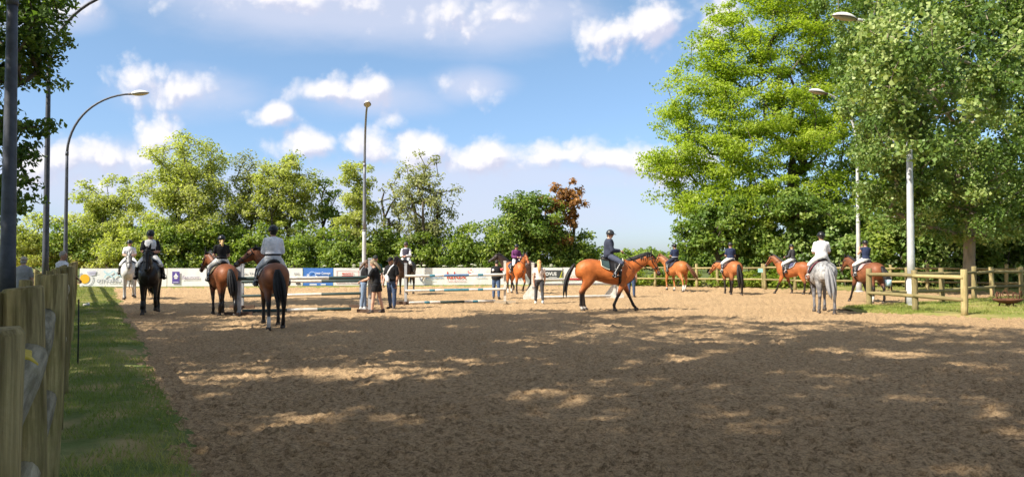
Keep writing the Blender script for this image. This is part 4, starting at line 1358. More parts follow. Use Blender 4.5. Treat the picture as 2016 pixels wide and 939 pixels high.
# second jump: teal and white poles
L3, R3 = gp(799, 599), gp(994, 597.5)
standard(L3, 1.42, 'grey jump standard at the left of the teal-striped jump', P_GREY, P_BROWN, 0.0)
standard(R3, 1.50, 'white jump standard at the right of the teal-striped jump', P_WHITE, mat('jump_foot_pale', (0.42, 0.34, 0.24), 0.8), 0.0)
band = lambda t1, t2: [(0.18, P_WHITE), (0.04, t1), (0.07, P_WHITE), (0.19, t2), (0.07, P_WHITE), (0.045, t1), (0.405, P_WHITE)]
band2 = lambda t1, t2: [(0.185, P_WHITE), (0.045, t1), (0.07, P_WHITE), (0.195, t2), (0.07, P_WHITE), (0.045, t1), (0.39, P_WHITE)]
seg_top = [(0.24, P_WHITE), (0.055, P_TEAL), (0.09, P_WHITE), (0.25, P_BLUE), (0.09, P_WHITE), (0.055, P_TEAL), (0.22, P_WHITE)]
jump_pole(up_(L3, 1.03), up_(R3, 1.08), seg_top, 'white pole with teal and blue bands, top rail of the middle jump', rad=0.047)
jump_pole(up_(L3, 0.50), up_(R3, 0.54), [(s, P_TEAL if m is P_BLUE else m) for s, m in seg_top], 'white pole with teal bands, lower rail of the middle jump', rad=0.047)
jump_pole(gp(806, 600) + Vector((0, 0, .08)), gp(975, 596.5) + Vector((0, 0, .08)), [(0.17, P_WHITE), (0.06, P_TEAL), (0.12, P_WHITE), (0.28, P_DGREEN), (0.10, P_WHITE), (0.06, P_TEAL), (0.21, P_WHITE)], 'white pole with dark teal bands lying on the sand', rad=0.047)

# third jump: white wings behind the large bay horse
L4, R4 = gp(1049, 589), gp(1209, 586.5)
standard(L4, 1.42, 'white winged jump standard beside the blonde woman', P_WHITE, P_WHITE, 0.0, True, 0.11)
standard(R4, 0.78, 'low white winged jump standard behind the large bay horse', P_WHITE, P_WHITE, 0.0, True, 0.11)
jump_pole(L4 + Vector((0.05, -0.1, 0.82)), R4 + Vector((0, -0.1, 0.80)), [(0.38, P_WHITE), (0.20, P_RED), (0.42, P_WHITE)], 'white pole with a red band behind the large bay horse', rad=0.047)
jump_pole(L4 + Vector((0.05, 0.02, 0.60)), R4 + Vector((0, 0.02, 0.60)), [(1.0, P_WHITE)], 'plain white pole, lower rail behind the large bay horse', rad=0.052)
jump_pole(L4 + Vector((0.3, -0.25, 0.10)), R4 + Vector((-0.2, -0.25, 0.10)), [(1.0, P_WHITE)], 'plain white pole lying on the sand behind the large bay horse', rad=0.052)


# ------------------------------------------------------------------ small things
# rusty fire basket with horseshoe loops on the grass patch
RUST = mat('rusty_iron', (0.07, 0.028, 0.016), 0.9, 0.4, 9.0, 0.4, 40, col2=(0.15, 0.06, 0.028))
p = gp(1982, 607)
root = empty('fire_basket', p, 0.3, 'rusty iron fire bowl ringed with horseshoe loops on the grass', 'fire basket')
prof = [(0.10, 0.16), (0.26, 0.19), (0.38, 0.26), (0.44, 0.33), (0.46, 0.33), (0.40, 0.25), (0.27, 0.21), (0.10, 0.18)]
mb = MB(); mb.rings([[(r * math.cos(2 * PI * j / 24), r * math.sin(2 * PI * j / 24), z) for j in range(24)] for r, z in prof]); mb.obj('bowl', RUST, root)
for k in range(14):
    a = 2 * PI * k / 14
    rr = 0.41 if k % 2 else 0.33
    c = Vector((rr * math.cos(a), rr * math.sin(a), 0.42 + 0.04 * (k % 3)))
    tx = Vector((-math.sin(a), math.cos(a), 0))
    pts = [c + tx * (0.075 * math.cos(t)) + Vector((0, 0, 0.10 * math.sin(t))) for t in np.linspace(-0.9, PI + 0.9, 11)]
    MB().tube(pts, (0.013, 0.009), 6).obj('horseshoe', RUST, root)
for k in range(3):
    a = 2 * PI * k / 3 + 0.4
    MB().tube([(0.22 * math.cos(a), 0.22 * math.sin(a), 0.20), (0.27 * math.cos(a), 0.27 * math.sin(a), 0.0)], 0.025, 8).obj('leg', RUST, root)
MB().tube([(0, 0, 0.05), (0, 0, 0.2)], [0.07, 0.05], 10).obj('pedestal', RUST, root)

# white paper cup lying in the verge
p = gp(171, 606)
cup = empty('paper_cup', p + Vector((0, 0, 0.10)), 0.9, 'crumpled white paper cup lying on the grass verge', 'cup')
MB().tube([(-0.09, 0, 0), (0.0, 0, 0.005), (0.09, 0, 0.01)], [0.045, 0.055, 0.065], 12).obj('cup_body', P_WHITE, cup)
MB().tube([(0.085, 0, 0.01), (0.1, 0, 0.01)], [0.07, 0.068], 12).obj('rim', P_WHITE, cup)

# thin black stake in the verge
q = gp(156.5, 726)
st = MB().tube([(0, 0, -0.05), (0.004, 0, 0.55), (0, 0, 1.05)], [0.012, 0.011, 0.010], 8).obj('stake', mat('black_stake', (0.02, 0.02, 0.02), 0.7))
st.location = q; tag(st, 'thin black stake stuck in the verge beside the near fence', 'stake')

# table behind the fence at the left edge
p = at(-8, 15.5)
tb = empty('table', p, 0.4, 'pale topped table with dark green legs at the left edge', 'table')
MB().box((0, 0, 0.93), (0.9, 0.6, 0.04)).obj('tabletop', mat('table_top', (0.42, 0.44, 0.46), 0.5), tb, False)
for sx in (-1, 1):
    for sy in (-1, 1):
        MB().tube([(sx * 0.4, sy * 0.25, 0), (sx * 0.4, sy * 0.25, 0.91)], 0.02, 8).obj('leg', mat('table_leg', (0.03, 0.06, 0.045), 0.5), tb)

# pale fence of the neighbouring ground, seen left of the near fence
fence('wooden_fence', 'low pale rail fence beyond the spectators at the left', [at(-60, 31), at(10, 31.5), at(70, 32), at(118, 32.3)], 1.25, 0.07, (0.55, 1.1), 0.045, W_PALE, 11)

# pale blue bucket hanging by the fence near the vest rider's horse
p = at(1748, 26.55)
bk = empty('bucket', p + Vector((0, 0, 0.72)), 0, 'small pale blue bucket hung on the fence behind the dark bay', 'bucket')
MB().tube([(0, 0, 0), (0, 0, 0.22)], [0.085, 0.11], 14).obj('pail', mat('bucket_blue', (0.42, 0.58, 0.66), 0.4), bk)
MB().tube([(0.11 * math.cos(t), 0, 0.22 + 0.13 * math.sin(t)) for t in np.linspace(0, PI, 9)], 0.008, 6).obj('bucket_handle', mat('bucket_wire', (0.2, 0.2, 0.2), 0.5), bk)

# pale flower umbels poking up behind the banners
UMB = mat('pale_umbel', (0.62, 0.62, 0.48), 0.8, 0.2, 30)
STEM = mat('flower_stem', (0.10, 0.15, 0.03), 0.8)
frng = random.Random(12)
for ui, px in enumerate((300, 470, 641, 664, 692, 733, 818, 826, 838, 872, 905, 932, 1090, 1165)):
    p = BAN_A + bdir * ban_s(px) + Vector((0, 0.35, 0))
    fr = empty('flowering_plant', p, frng.random() * 6, 'pale flower umbel poking above the banners, %s from the left' % ('first', 'second', 'third', 'fourth', 'fifth', 'sixth', 'seventh', 'eighth', 'ninth', 'tenth', 'eleventh', 'twelfth', 'thirteenth', 'fourteenth')[ui], 'plant', 'flower umbels above the banners')
    for k in range(frng.choice((1, 2, 2))):
        a = frng.random() * 6.28; hh = frng.uniform(1.16, 1.34)
        tip = Vector((0.14 * math.cos(a), 0.14 * math.sin(a), hh))
        MB().tube([(0, 0, 0), tip * 0.5 + Vector((0.02, 0, 0)), tip], [0.010, 0.008, 0.006], 6).obj('stem', STEM, fr)
        fh = MB()
        for q in range(9):
            b_ = 2 * PI * q / 8; rr = 0.0 if q == 8 else 0.075
            fh.ball(tip + Vector((rr * math.cos(b_), rr * math.sin(b_), 0.03 if q == 8 else 0.012)), (0.042, 0.042, 0.022), 7, 4)
        fh.obj('flower_head', UMB, fr)


# ------------------------------------------------------------------ horses
def coat_mat(name, dapple=None, rough=0.42):
    key = 'coat_' + name
    if key in MATS: return MATS[key]
    m, nt, b = base_mat(key)
    N, L = nt.nodes.new, nt.links.new
    at_ = N('ShaderNodeAttribute'); at_.attribute_name = 'coat'
    tc = N('ShaderNodeTexCoord')
    nz = N('ShaderNodeTexNoise'); nz.inputs['Scale'].default_value = 5.0; nz.inputs['Detail'].default_value = 6; L(tc.outputs['Object'], nz.inputs['Vector'])
    mr = N('ShaderNodeMapRange'); mr.inputs['To Min'].default_value = 0.72; mr.inputs['To Max'].default_value = 1.22
    mr.inputs['From Min'].default_value = 0.3; mr.inputs['From Max'].default_value = 0.7; L(nz.outputs['Fac'], mr.inputs['Value'])
    mx = N('ShaderNodeMix'); mx.data_type = 'RGBA'; mx.blend_type = 'MULTIPLY'; mx.inputs[0].default_value = 1.0
    L(at_.outputs['Color'], mx.inputs[6]); L(mr.outputs[0], mx.inputs[7])
    col = mx.outputs[2]
    if dapple:
        vo = N('ShaderNodeTexVoronoi'); vo.inputs['Scale'].default_value = 14.0; vo.feature = 'SMOOTH_F1'
        L(tc.outputs['Object'], vo.inputs['Vector'])
        m2 = N('ShaderNodeMapRange'); m2.inputs['From Min'].default_value = 0.15; m2.inputs['From Max'].default_value = 0.65; L(vo.outputs['Distance'], m2.inputs['Value'])
        n2 = N('ShaderNodeTexNoise'); n2.inputs['Scale'].default_value = 2.6; L(tc.outputs['Object'], n2.inputs['Vector'])
        m3 = N('ShaderNodeMath'); m3.operation = 'MULTIPLY'; L(m2.outputs[0], m3.inputs[0]); L(n2.outputs['Fac'], m3.inputs[1])
        m4 = N('ShaderNodeMath'); m4.operation = 'MULTIPLY'; m4.use_clamp = True; L(m3.outputs[0], m4.inputs[0]); m4.inputs[1].default_value = 1.7
        m5 = N('ShaderNodeMix'); m5.data_type = 'RGBA'; L(m4.outputs[0], m5.inputs[0]); L(col, m5.inputs[6]); m5.inputs[7].default_value = (*dapple, 1)
        col = m5.outputs[2]
    L(col, b.inputs['Base Color'])
    b.inputs['Roughness'].default_value = rough; b.inputs['Specular IOR Level'].default_value = 0.32
    bp = N('ShaderNodeBump'); bp.inputs['Strength'].default_value = 0.4; bp.inputs['Distance'].default_value = 0.03
    n6 = N('ShaderNodeTexNoise'); n6.inputs['Scale'].default_value = 7.0; n6.inputs['Detail'].default_value = 3; L(tc.outputs['Object'], n6.inputs['Vector'])
    L(n6.outputs['Fac'], bp.inputs['Height']); L(bp.outputs[0], b.inputs['Normal'])
    MATS[key] = m
    return m


LEATHER = mat('black_leather', (0.012, 0.010, 0.010), 0.4, 0.2, 12)
BROWN_LEATHER = mat('brown_leather', (0.07, 0.03, 0.015), 0.45, 0.2, 12)
HOOF = mat('hoof_horn', (0.06, 0.045, 0.035), 0.6, 0.3, 20)
EYE = mat('dark_eye', (0.008, 0.006, 0.005), 0.15, 0.0)

TRUNK = [  # x, top, bottom, half width
    (-0.95, 1.26, 1.06, 0.08), (-0.91, 1.38, 1.00, 0.17), (-0.82, 1.47, 0.96, 0.245), (-0.68, 1.545, 0.93, 0.285), (-0.50, 1.575, 0.93, 0.295),
    (-0.30, 1.545, 0.90, 0.285), (-0.08, 1.50, 0.84, 0.295), (0.14, 1.485, 0.79, 0.305), (0.34, 1.53, 0.775, 0.295), (0.48, 1.575, 0.785, 0.265),
    (0.62, 1.53, 0.82, 0.235), (0.74, 1.43, 0.90, 0.205), (0.82, 1.31, 0.99, 0.15), (0.86, 1.20, 1.06, 0.07)]
TRUNK = [(x, t, b, w * 1.11) for (x, t, b, w) in TRUNK]
_tx = np.array([t[0] for t in TRUNK])


def trunk_at(x):
    return [float(np.interp(x, _tx, [t[k] for t in TRUNK])) for k in (1, 2, 3)]


def trunk_pt(x, phi, off):
    top, bot, hw = trunk_at(x)
    c, rz = (top + bot) / 2, (top - bot) / 2
    s_, c_ = math.sin(phi), math.cos(phi)
    return Vector((x, (hw + off) * math.copysign(abs(s_) ** 0.88, s_), c + (rz + off) * math.copysign(abs(c_) ** 0.95, c_)))


def drape(x0, x1, p0, p1, off, thick, nx=8, np_=14, shape=None):
    """A thick cloth lying on the barrel; shape(t) trims the lower edge."""
    mb = MB()
    grid = []
    for layer in (0, 1):
        for i in range(nx + 1):
            t = i / nx
            x = x0 + (x1 - x0) * t
            for j in range(np_ + 1):
                q = j / np_
                lim = shape(t) if shape else 1.0
                phi = (p0 + (p1 - p0) * q) * lim
                grid.append(trunk_pt(x, phi, off + (thick if layer else 0)))
    n1 = (nx + 1) * (np_ + 1)
    fs = []
    for i in range(nx):
        for j in range(np_):
            a = i * (np_ + 1) + j
            q = (a, a + 1, a + np_ + 2, a + np_ + 1)
            fs.append(tuple(reversed(q))); fs.append(tuple(k + n1 for k in q))
    rim = [i * (np_ + 1) for i in range(nx + 1)] + [nx * (np_ + 1) + j for j in range(1, np_ + 1)] + [i * (np_ + 1) + np_ for i in range(nx - 1, -1, -1)] + [j for j in range(np_ - 1, 0, -1)]
    for k in range(len(rim)):
        a, b_ = rim[k], rim[(k + 1) % len(rim)]
        fs.append((a, b_, b_ + n1, a + n1))
    return mb.add(grid, fs)


def hdir(a):
    return Vector((math.sin(a), 0, -math.cos(a)))


POSES = {  # per leg: (swing, flex, lifted) for left front, right front, left hind, right hind
    'stand': [(0.04, 0.0, 0), (-0.06, 0.0, 0), (0.02, 0.0, 0), (0.10, 0.0, 0)],
    'walk': [(0.42, 0.0, 0), (-0.38, 0.05, 0), (0.06, 0.1, 0), (-0.10, 0.0, 0)],
    'walk2': [(-0.30, 0.05, 0), (0.30, 0.35, 1), (0.25, 0.0, 0), (-0.25, 0.0, 0)],
    'trot': [(0.55, 1.15, 1), (-0.05, 0.0, 0), (-0.15, 0.1, 0), (0.30, 0.45, 1)],
    'front': [(0.15, 0.9, 1), (0.05, 0.0, 0), (-0.2, 0.0, 0), (0.2, 0.0, 0)],
    'away': [(0.3, 0.5, 1), (-0.2, 0.0, 0), (-0.24, 0.0, 0), (0.20, 0.0, 0)],
    'away2': [(-0.2, 0.0, 0), (0.2, 0.3, 1), (0.22, 0.05, 0), (-0.20, 0.0, 0)],
}

TACK = {}


def horse(label, pos, heading, coat, pose='stand', neck=0.72, nyaw=0.0, hpitch=1.0, hyaw=None, size=1.0, pad=(0.03, 0.03, 0.04), pad_trim=None, tail_out=0.05, tail_side=0.0,
          socks=(0, 0, 0, 0), legwrap=None, saddle=True, tail_len=0.95, bpl=False, nlen=0.86, boots=None, reins=True, blaze=False):
    """neck: elevation angle, nyaw: turn of the neck (left +), hpitch: head below the horizontal"""
    root = empty('horse', pos, heading, label, 'horse', 'horses ridden in the arena')
    root.scale = (size,) * 3
    mb = MB()
    rings = []
    for (x, top, bot, hw) in TRUNK:
        rings.append([trunk_pt(x, -2 * PI * j / 18, 0) for j in range(18)])
    mb.rings(rings)
    # neck
    B = Vector((0.56, 0, 1.20))
    nd = Vector((math.cos(neck) * math.cos(nyaw), math.cos(neck) * math.sin(nyaw), math.sin(neck)))
    mid_d = Vector((math.cos(neck) * math.cos(nyaw * 0.45), math.cos(neck) * math.sin(nyaw * 0.45), math.sin(neck)))
    poll = B + mid_d * (nlen * 0.5) + nd * (nlen * 0.5)
    m1 = B + mid_d * (nlen * 0.5)
    npts = [B - mid_d * 0.12, B + mid_d * 0.08, B + mid_d * 0.28, m1, m1 + nd * (nlen * 0.26), poll - nd * 0.03]
    nup = Vector((0, 0, 1))
    nrad = [(0.15, 0.30), (0.15, 0.28), (0.125, 0.225), (0.105, 0.185), (0.09, 0.155), (0.08, 0.125)]
    mb.tube(npts, nrad, 14, up=nup)
    # head
    hy = nyaw if hyaw is None else hyaw
    hd = Vector((math.cos(hpitch) * math.cos(hy), math.cos(hpitch) * math.sin(hy), -math.sin(hpitch)))
    hf = Vector((math.sin(hpitch) * math.cos(hy), math.sin(hpitch) * math.sin(hy), math.cos(hpitch)))   # out of the forehead
    hs = hf.cross(hd).normalized()
    HL = 0.62
    hr = [(-0.07, .055, .055, 0), (0.0, .10, .085, -.01), (0.10, .130, .098, -.03), (0.24, .140, .098, -.045), (0.36, .122, .085, -.04), (0.52, .092, .066, -.02), (0.70, .076, .056, -.005), (0.84, .076, .060, -.005), (0.95, .068, .056, -.008), (1.0, .040, .038, -.015)]
    head_rings = []
    for (t, dp, w, o) in hr:
        c = poll + hd * (HL * t) + hf * o
        head_rings.append([c + hs * (w * math.cos(a)) + hf * (dp * math.sin(a)) for a in (2 * PI * j / 12 for j in range(12))])
    mb.rings(head_rings)
    # legs
    feet = []
    lows = []
    for k, (sw, fx, up) in enumerate(POSES[pose]):
        s = 1 if k % 2 == 0 else -1
        if k < 2:
            top = [Vector((0.60, s * 0.13, 1.22)), Vector((0.56, s * 0.155, 1.06))]
            E_ = Vector((0.50, s * 0.165, 0.92))
            def chain(sc):
                kn = E_ + hdir(sw) * 0.40 * sc
                fe = kn + hdir(sw - fx) * 0.30 * sc
                pa = fe + hdir(sw - fx * 1.1 + 0.45 - 0.3 * sw) * 0.11 * sc
                return kn, fe, pa
            kn, fe, pa = chain(1.0)
            sc = (E_.z - 0.075) / (E_.z - pa.z) if not up else 1.0
            kn, fe, pa = chain(sc)
            pts = top + [E_, E_.lerp(kn, 0.45), E_.lerp(kn, 0.88), kn, kn.lerp(fe, 0.2), kn.lerp(fe, 0.7), fe, fe.lerp(pa, 0.6), pa]
            rad = [(0.11, 0.17), (0.12, 0.17), (0.100, 0.135), (0.075, 0.096), (0.055, 0.064), (0.057, 0.066), (0.043, 0.050), (0.040, 0.047), (0.050, 0.054), (0.043, 0.045), (0.054, 0.058)]
        else:
            top = [Vector((-0.64, s * 0.155, 1.30)), Vector((-0.58, s * 0.175, 1.12))]
            S_ = Vector((-0.53, s * 0.18, 0.96))
            def chain(sc):
                ho = S_ + hdir(-0.50 + sw + fx * 0.6) * 0.44 * sc
                fe = ho + hdir(0.08 + sw - fx * 0.5) * 0.38 * sc
                pa = fe + hdir(0.50 + sw * 0.5 - fx * 1.0) * 0.11 * sc
                return ho, fe, pa
            kn, fe, pa = chain(1.0)
            sc = (S_.z - 0.075) / (S_.z - pa.z) if not up else 1.0
            kn, fe, pa = chain(sc)
            pts = top + [S_, S_.lerp(kn, 0.4), S_.lerp(kn, 0.85), kn, kn.lerp(fe, 0.2), kn.lerp(fe, 0.7), fe, fe.lerp(pa, 0.6), pa]
            rad = [(0.12, 0.25), (0.13, 0.25), (0.118, 0.21), (0.090, 0.140), (0.060, 0.076), (0.058, 0.076), (0.047, 0.056), (0.043, 0.050), (0.052, 0.057), (0.045, 0.047), (0.056, 0.060)]
        mb.tube(pts, rad, 10, up=Vector((1, 0, 0)))
        feet.append((pa, fe, up)); lows.append((kn, fe, pa))
    body = mb.obj('body', coat_mat(coat['name'], coat.get('dapple'), coat.get('rough', 0.52)), root)
    base, dark = np.array(coat['base']), np.array(coat.get('points', coat['base']))
    belly = np.array(coat.get('belly', coat['base']))
    muz = np.array(coat.get('muzzle', dark))
    sockc = np.array((0.62, 0.58, 0.54))
    P_, H_, FE = np.array(poll), np.array(hd), [np.array(f[0]) for f in feet]

    def paint(me):
        n = len(me.vertices)
        co = np.empty(n * 3, dtype=np.float32); me.vertices.foreach_get('co', co); co = co.reshape(-1, 3)
        # even out the muscles of the trunk, leaving legs and head as they are
        ed = np.empty(len(me.edges) * 2, dtype=np.int32); me.edges.foreach_get('vertices', ed); ed = ed.reshape(-1, 2)
        deg = np.bincount(ed.ravel(), minlength=n)[:, None]
        wgt = (np.clip((co[:, 2] - 0.80) / 0.2, 0, 1) * np.clip((0.75 - co[:, 0]) / 0.25, 0, 1))[:, None] * 0.6
        for _ in range(14):
            acc = np.zeros_like(co)
            np.add.at(acc, ed[:, 0], co[ed[:, 1]]); np.add.at(acc, ed[:, 1], co[ed[:, 0]])
            co = co + (acc / np.maximum(1, deg) - co) * wgt
        me.vertices.foreach_set('co', co.astype(np.float32).ravel()); me.update()
        z = co[:, 2]
        c = np.repeat(base[None, :], n, 0)
        t = np.clip((1.02 - z) / 0.2, 0, 1)[:, None] * (np.abs(co[:, 0]) < 0.6)[:, None]
        c = c * (1 - t) + belly * t
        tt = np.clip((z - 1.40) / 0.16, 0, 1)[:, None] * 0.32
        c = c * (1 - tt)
        lt = np.clip((coat.get('leg_z', 0.80) - z) / 0.22, 0, 1)[:, None]
        c = c * (1 - lt) + dark * lt
        ht = np.clip(((co - P_) @ H_ / HL - 0.68) / 0.2, 0, 1)
        near = (np.linalg.norm(co - (P_ + H_ * HL * 0.85), axis=1) < 0.2)
        ht = (ht * near)[:, None]
        c = c * (1 - ht) + muz * ht
        for k, sz_ in enumerate(socks):
            if sz_ > 0:
                dist = np.linalg.norm(co[:, :2] - FE[k][:2], axis=1)
                w = ((z < sz_) & (dist < 0.17) & (np.sign(co[:, 1]) == (1 if k % 2 == 0 else -1)))[:, None].astype(float)
                c = c * (1 - w) + sockc * w
        if blaze:
            rel = co - P_
            along = rel @ H_ / HL
            w = ((along > 0.08) & (along < 0.8) & (rel @ np.array(hf) > 0.05) & (np.abs(rel @ np.array(hs)) < 0.03))[:, None].astype(float)
            c = c * (1 - w) + sockc * w
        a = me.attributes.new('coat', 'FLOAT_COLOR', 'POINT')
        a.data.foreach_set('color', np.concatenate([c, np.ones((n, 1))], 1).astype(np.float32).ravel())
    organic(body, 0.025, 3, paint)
    hair = mat('hair_' + coat['name'], coat.get('hair', coat.get('points', coat['base'])), 0.6, 0.3, 20, 0.6, 50, stretch=(1, 1, 0.1))
    # ears, eyes
    for s in (-1, 1):
        e0 = poll + hs * (s * 0.055) - hd * 0.03 + hf * 0.03
        ed = (hf * 0.35 - hd * 0.75 + hs * (s * 0.22)).normalized()
        MB().tube([e0 - ed * 0.02, e0 + ed * 0.05, e0 + ed * 0.11, e0 + ed * 0.17], [(0.032, 0.020), (0.036, 0.020), (0.024, 0.013), (0.004, 0.004)], 8, up=hf).obj('ear', hair if coat.get('dark_ears', True) else mat('ear_' + coat['name'], coat['base']), root)
        MB().ball(poll + hd * (HL * 0.26) + hs * (s * 0.088) + hf * 0.035, 0.022, 8, 6).obj('eye', EYE, root)
        MB().ball(poll + hd * (HL * 0.93) + hs * (s * 0.045) + hf * 0.025, (0.016, 0.016, 0.012), 6, 5).obj('nostril', EYE, root)
    # hooves
    for k, (pa, fe, up) in enumerate(feet):
        dn = (pa - fe).normalized() if up else Vector((0.25, 0, -1)).normalized()
        a = pa - dn * 0.012
        bot = a + dn * 0.085 if up else Vector((a.x + 0.022, a.y, 0.0))
        MB().tube([a, bot], [(0.054, 0.058), (0.064, 0.076)], 12, up=Vector((1, 0, 0))).obj('hoof', HOOF, root)
        if legwrap:
            kn, fe2, _ = lows[k]
            if legwrap == 'hind' and k < 2: continue
            if legwrap == 'front' and k > 1: continue
            MB().tube([kn.lerp(fe2, 0.25), kn.lerp(fe2, 0.6), kn.lerp(fe2, 1.0)], [0.053, 0.055, 0.06], 10).obj('leg_boot', boots or LEATHER, root)
    # mane along the crest, forelock
    mane = MB()
    crest = []
    for i, (p, r) in enumerate(zip(npts[1:], nrad[1:])):
        tdir = (npts[min(i + 2, len(npts) - 1)] - npts[i]).normalized()
        sidev = tdir.cross(nup).normalized(); u = sidev.cross(tdir).normalized()
        crest.append(p + u * (r[1] * 0.92) + sidev * (0.028))
    mane.tube(crest + [poll + hf * 0.06 - hd * 0.06], [(0.03, 0.05), (0.045, 0.085), (0.045, 0.095), (0.04, 0.085), (0.04, 0.07), (0.03, 0.03)], 8, up=nup)
    for i, c in enumerate(crest[1:]):
        for q in range(3):
            pp = c + Vector((0.06 * q - 0.05, 0, 0))
            mane.tube([pp, pp + Vector((0, -0.05 if nyaw <= 0.1 else 0.03, -0.07)), pp + Vector((0.0, -0.065 if nyaw <= 0.1 else 0.04, -0.15))], [(0.03, 0.02), (0.028, 0.014), (0.004, 0.004)], 6)
    mane.obj('mane', hair, root)
    MB().tube([poll + hf * 0.07 - hd * 0.05, poll + hf * 0.11 + hd * 0.06, poll + hf * 0.10 + hd * 0.17], [(0.03, 0.02), (0.035, 0.018), (0.006, 0.005)], 7, up=hf).obj('forelock', hair, root)
    # tail
    tl = MB()
    T0 = Vector((-0.90, 0, 1.40))
    rng = random.Random(hash(label) % 1000 if False else len(label) * 7 + int(pos.x * 10))
    for q in range(11):
        ox, oy = rng.uniform(-0.04, 0.04), rng.uniform(-0.072, 0.072)
        ln = tail_len * rng.uniform(0.82, 1.06)
        pts = []
        for i in range(8):
            t = i / 7
            x = T0.x - 0.03 - (tail_out + 0.07) * math.sin(PI * min(1, t * 0.62 + 0.04)) - tail_out * t + ox * t * 2
            y = oy * (0.25 + 1.5 * math.sin(PI * min(1, t * 0.8))) + tail_side * t ** 1.3
            pts.append(Vector((x, y, T0.z + 0.03 * math.sin(PI * t) - ln * t ** 1.12)))
        tl.tube(pts, [(0.036, 0.036), (0.040, 0.038), (0.042, 0.04), (0.042, 0.038), (0.040, 0.036), (0.034, 0.030), (0.022, 0.02), (0.003, 0.003)], 7)
    tl.obj('tail', hair, root)
    # tack
    if saddle:
        padm = mat('pad_%0.2f_%0.2f_%0.2f' % pad, pad, 0.85, 0.1, 20)
        pd = drape(-0.20, 0.46, -1.36, 1.36, 0.012, 0.02, 14, 18, lambda t: 0.62 + 0.38 * math.sin(PI * (0.10 + 0.8 * t)) ** 0.55)
        pdo = pd.obj('saddle_pad', padm, root)
        if pad_trim:
            tm = mat('padtrim_%0.2f_%0.2f' % pad_trim[:2], pad_trim, 0.7)
            sh = lambda t: 0.62 + 0.38 * math.sin(PI * (0.10 + 0.8 * t)) ** 0.55
            for s in (-1, 1):
                line = [trunk_pt(-0.20, s * 1.36 * sh(0) * q, 0.033) for q in np.linspace(0.3, 1, 7)] + [trunk_pt(-0.20 + 0.66 * t, s * 1.36 * sh(t), 0.033) for t in np.linspace(0, 1, 13)] + [trunk_pt(0.46, s * 1.36 * sh(1) * q, 0.033) for q in np.linspace(1, 0.3, 7)]
                MB().tube(line, 0.014, 6).obj('trim', tm, pdo)
        sd = MB()
        rr = []
        for (x, z, w, h) in [(-0.17, 1.64, 0.06, 0.02), (-0.13, 1.64, 0.15, 0.045), (-0.02, 1.575, 0.165, 0.05), (0.12, 1.55, 0.14, 0.05), (0.24, 1.575, 0.12, 0.05), (0.33, 1.645, 0.085, 0.035), (0.36, 1.65, 0.04, 0.02)]:
            rr.append([Vector((x, w * math.cos(2 * PI * j / 12), z - 0.03 + h * math.sin(2 * PI * j / 12) - 0.35 * (w * math.cos(2 * PI * j / 12)) ** 2 * 6)) for j in range(12)])
        sd.rings(rr)
        so = sd.obj('saddle', LEATHER, root)
        for s in (-1, 1):
            drape(0.04, 0.40, s * 0.25, s * 1.50, 0.035, 0.014, 6, 10, lambda t: 0.92 + 0.08 * t).obj('saddle_flap', LEATHER, so)
            sx, sy, sz = 0.20, s * 0.385, 1.02
            st_ = MB().tube([(0.20, s * 0.33, 1.42), (0.20, s * 0.37, 1.2), (sx, sy, sz + 0.13)], (0.016, 0.004), 6); 
            st_.tube([(sx, sy + 0.055 * math.cos(t), sz + 0.06 + 0.075 * math.sin(t)) for t in np.linspace(-0.6, PI + 0.6, 12)], 0.008, 6)
            st_.box((sx, sy, sz + 0.012), (0.05, 0.11, 0.015))
            st_.obj('stirrup', mat('stirrup_steel', (0.35, 0.35, 0.36), 0.35, metal=0.7), so)
        g = MB(); g.tube([trunk_pt(0.36, a, 0.012) for a in np.linspace(1.3, 2 * PI - 1.3, 24)], (0.010, 0.045), 6, up=Vector((1, 0, 0))).obj('girth', LEATHER, root)
    br = MB()
    def hring(t, grow=0.008):
        tt = [h[0] for h in hr]
        dp, w, o_ = [float(np.interp(t, tt, [h[k] for h in hr])) for k in (1, 2, 3)]
        c = poll + hd * (HL * t) + hf * o_
        return [c + hs * ((w + grow) * math.cos(a)) + hf * ((dp + grow) * math.sin(a)) for a in (2 * PI * j / 16 for j in range(17))]
    br.tube(hring(0.58), 0.012, 6, cap=False); br.tube(hring(0.06), 0.012, 6, cap=False)
    for s in (0, 8):
        line = [hring(t, 0.012)[s] for t in (0.06, 0.2, 0.35, 0.5, 0.66, 0.82)]
        br.tube(line, 0.011, 6)
    bo = br.obj('bridle', LEATHER, root)
    bit = [hring(0.82, 0.018)[0], hring(0.82, 0.018)[8]]
    for b_ in bit:
        MB().tube([b_ + hd * (0.03 * math.cos(t)) + hf * (0.03 * math.sin(t)) for t in np.linspace(0, 2 * PI, 11)], 0.006, 6, cap=False).obj('bit_ring', mat('stirrup_steel', (0.35, 0.35, 0.36)), bo)
    if reins:
        hand = Vector((0.46, 0, 1.80))
        rn = MB()
        for b_, s in zip(bit, (1, -1)):
            sgn = 1 if (b_ - poll).dot(hs) > 0 else -1
            h_ = hand + Vector((0, 0.07 * (1 if hs.y * sgn > 0 else -1), 0))
            midp = b_.lerp(h_, 0.5) + Vector((0, 0, -0.10)) + hs * (sgn * 0.05)
            rn.tube([b_, b_.lerp(midp, 0.5) + Vector((0, 0, -0.02)), midp, midp.lerp(h_, 0.5) + Vector((0, 0, -0.02)), h_], 0.008, 6)
        rn.obj('reins', LEATHER, bo)
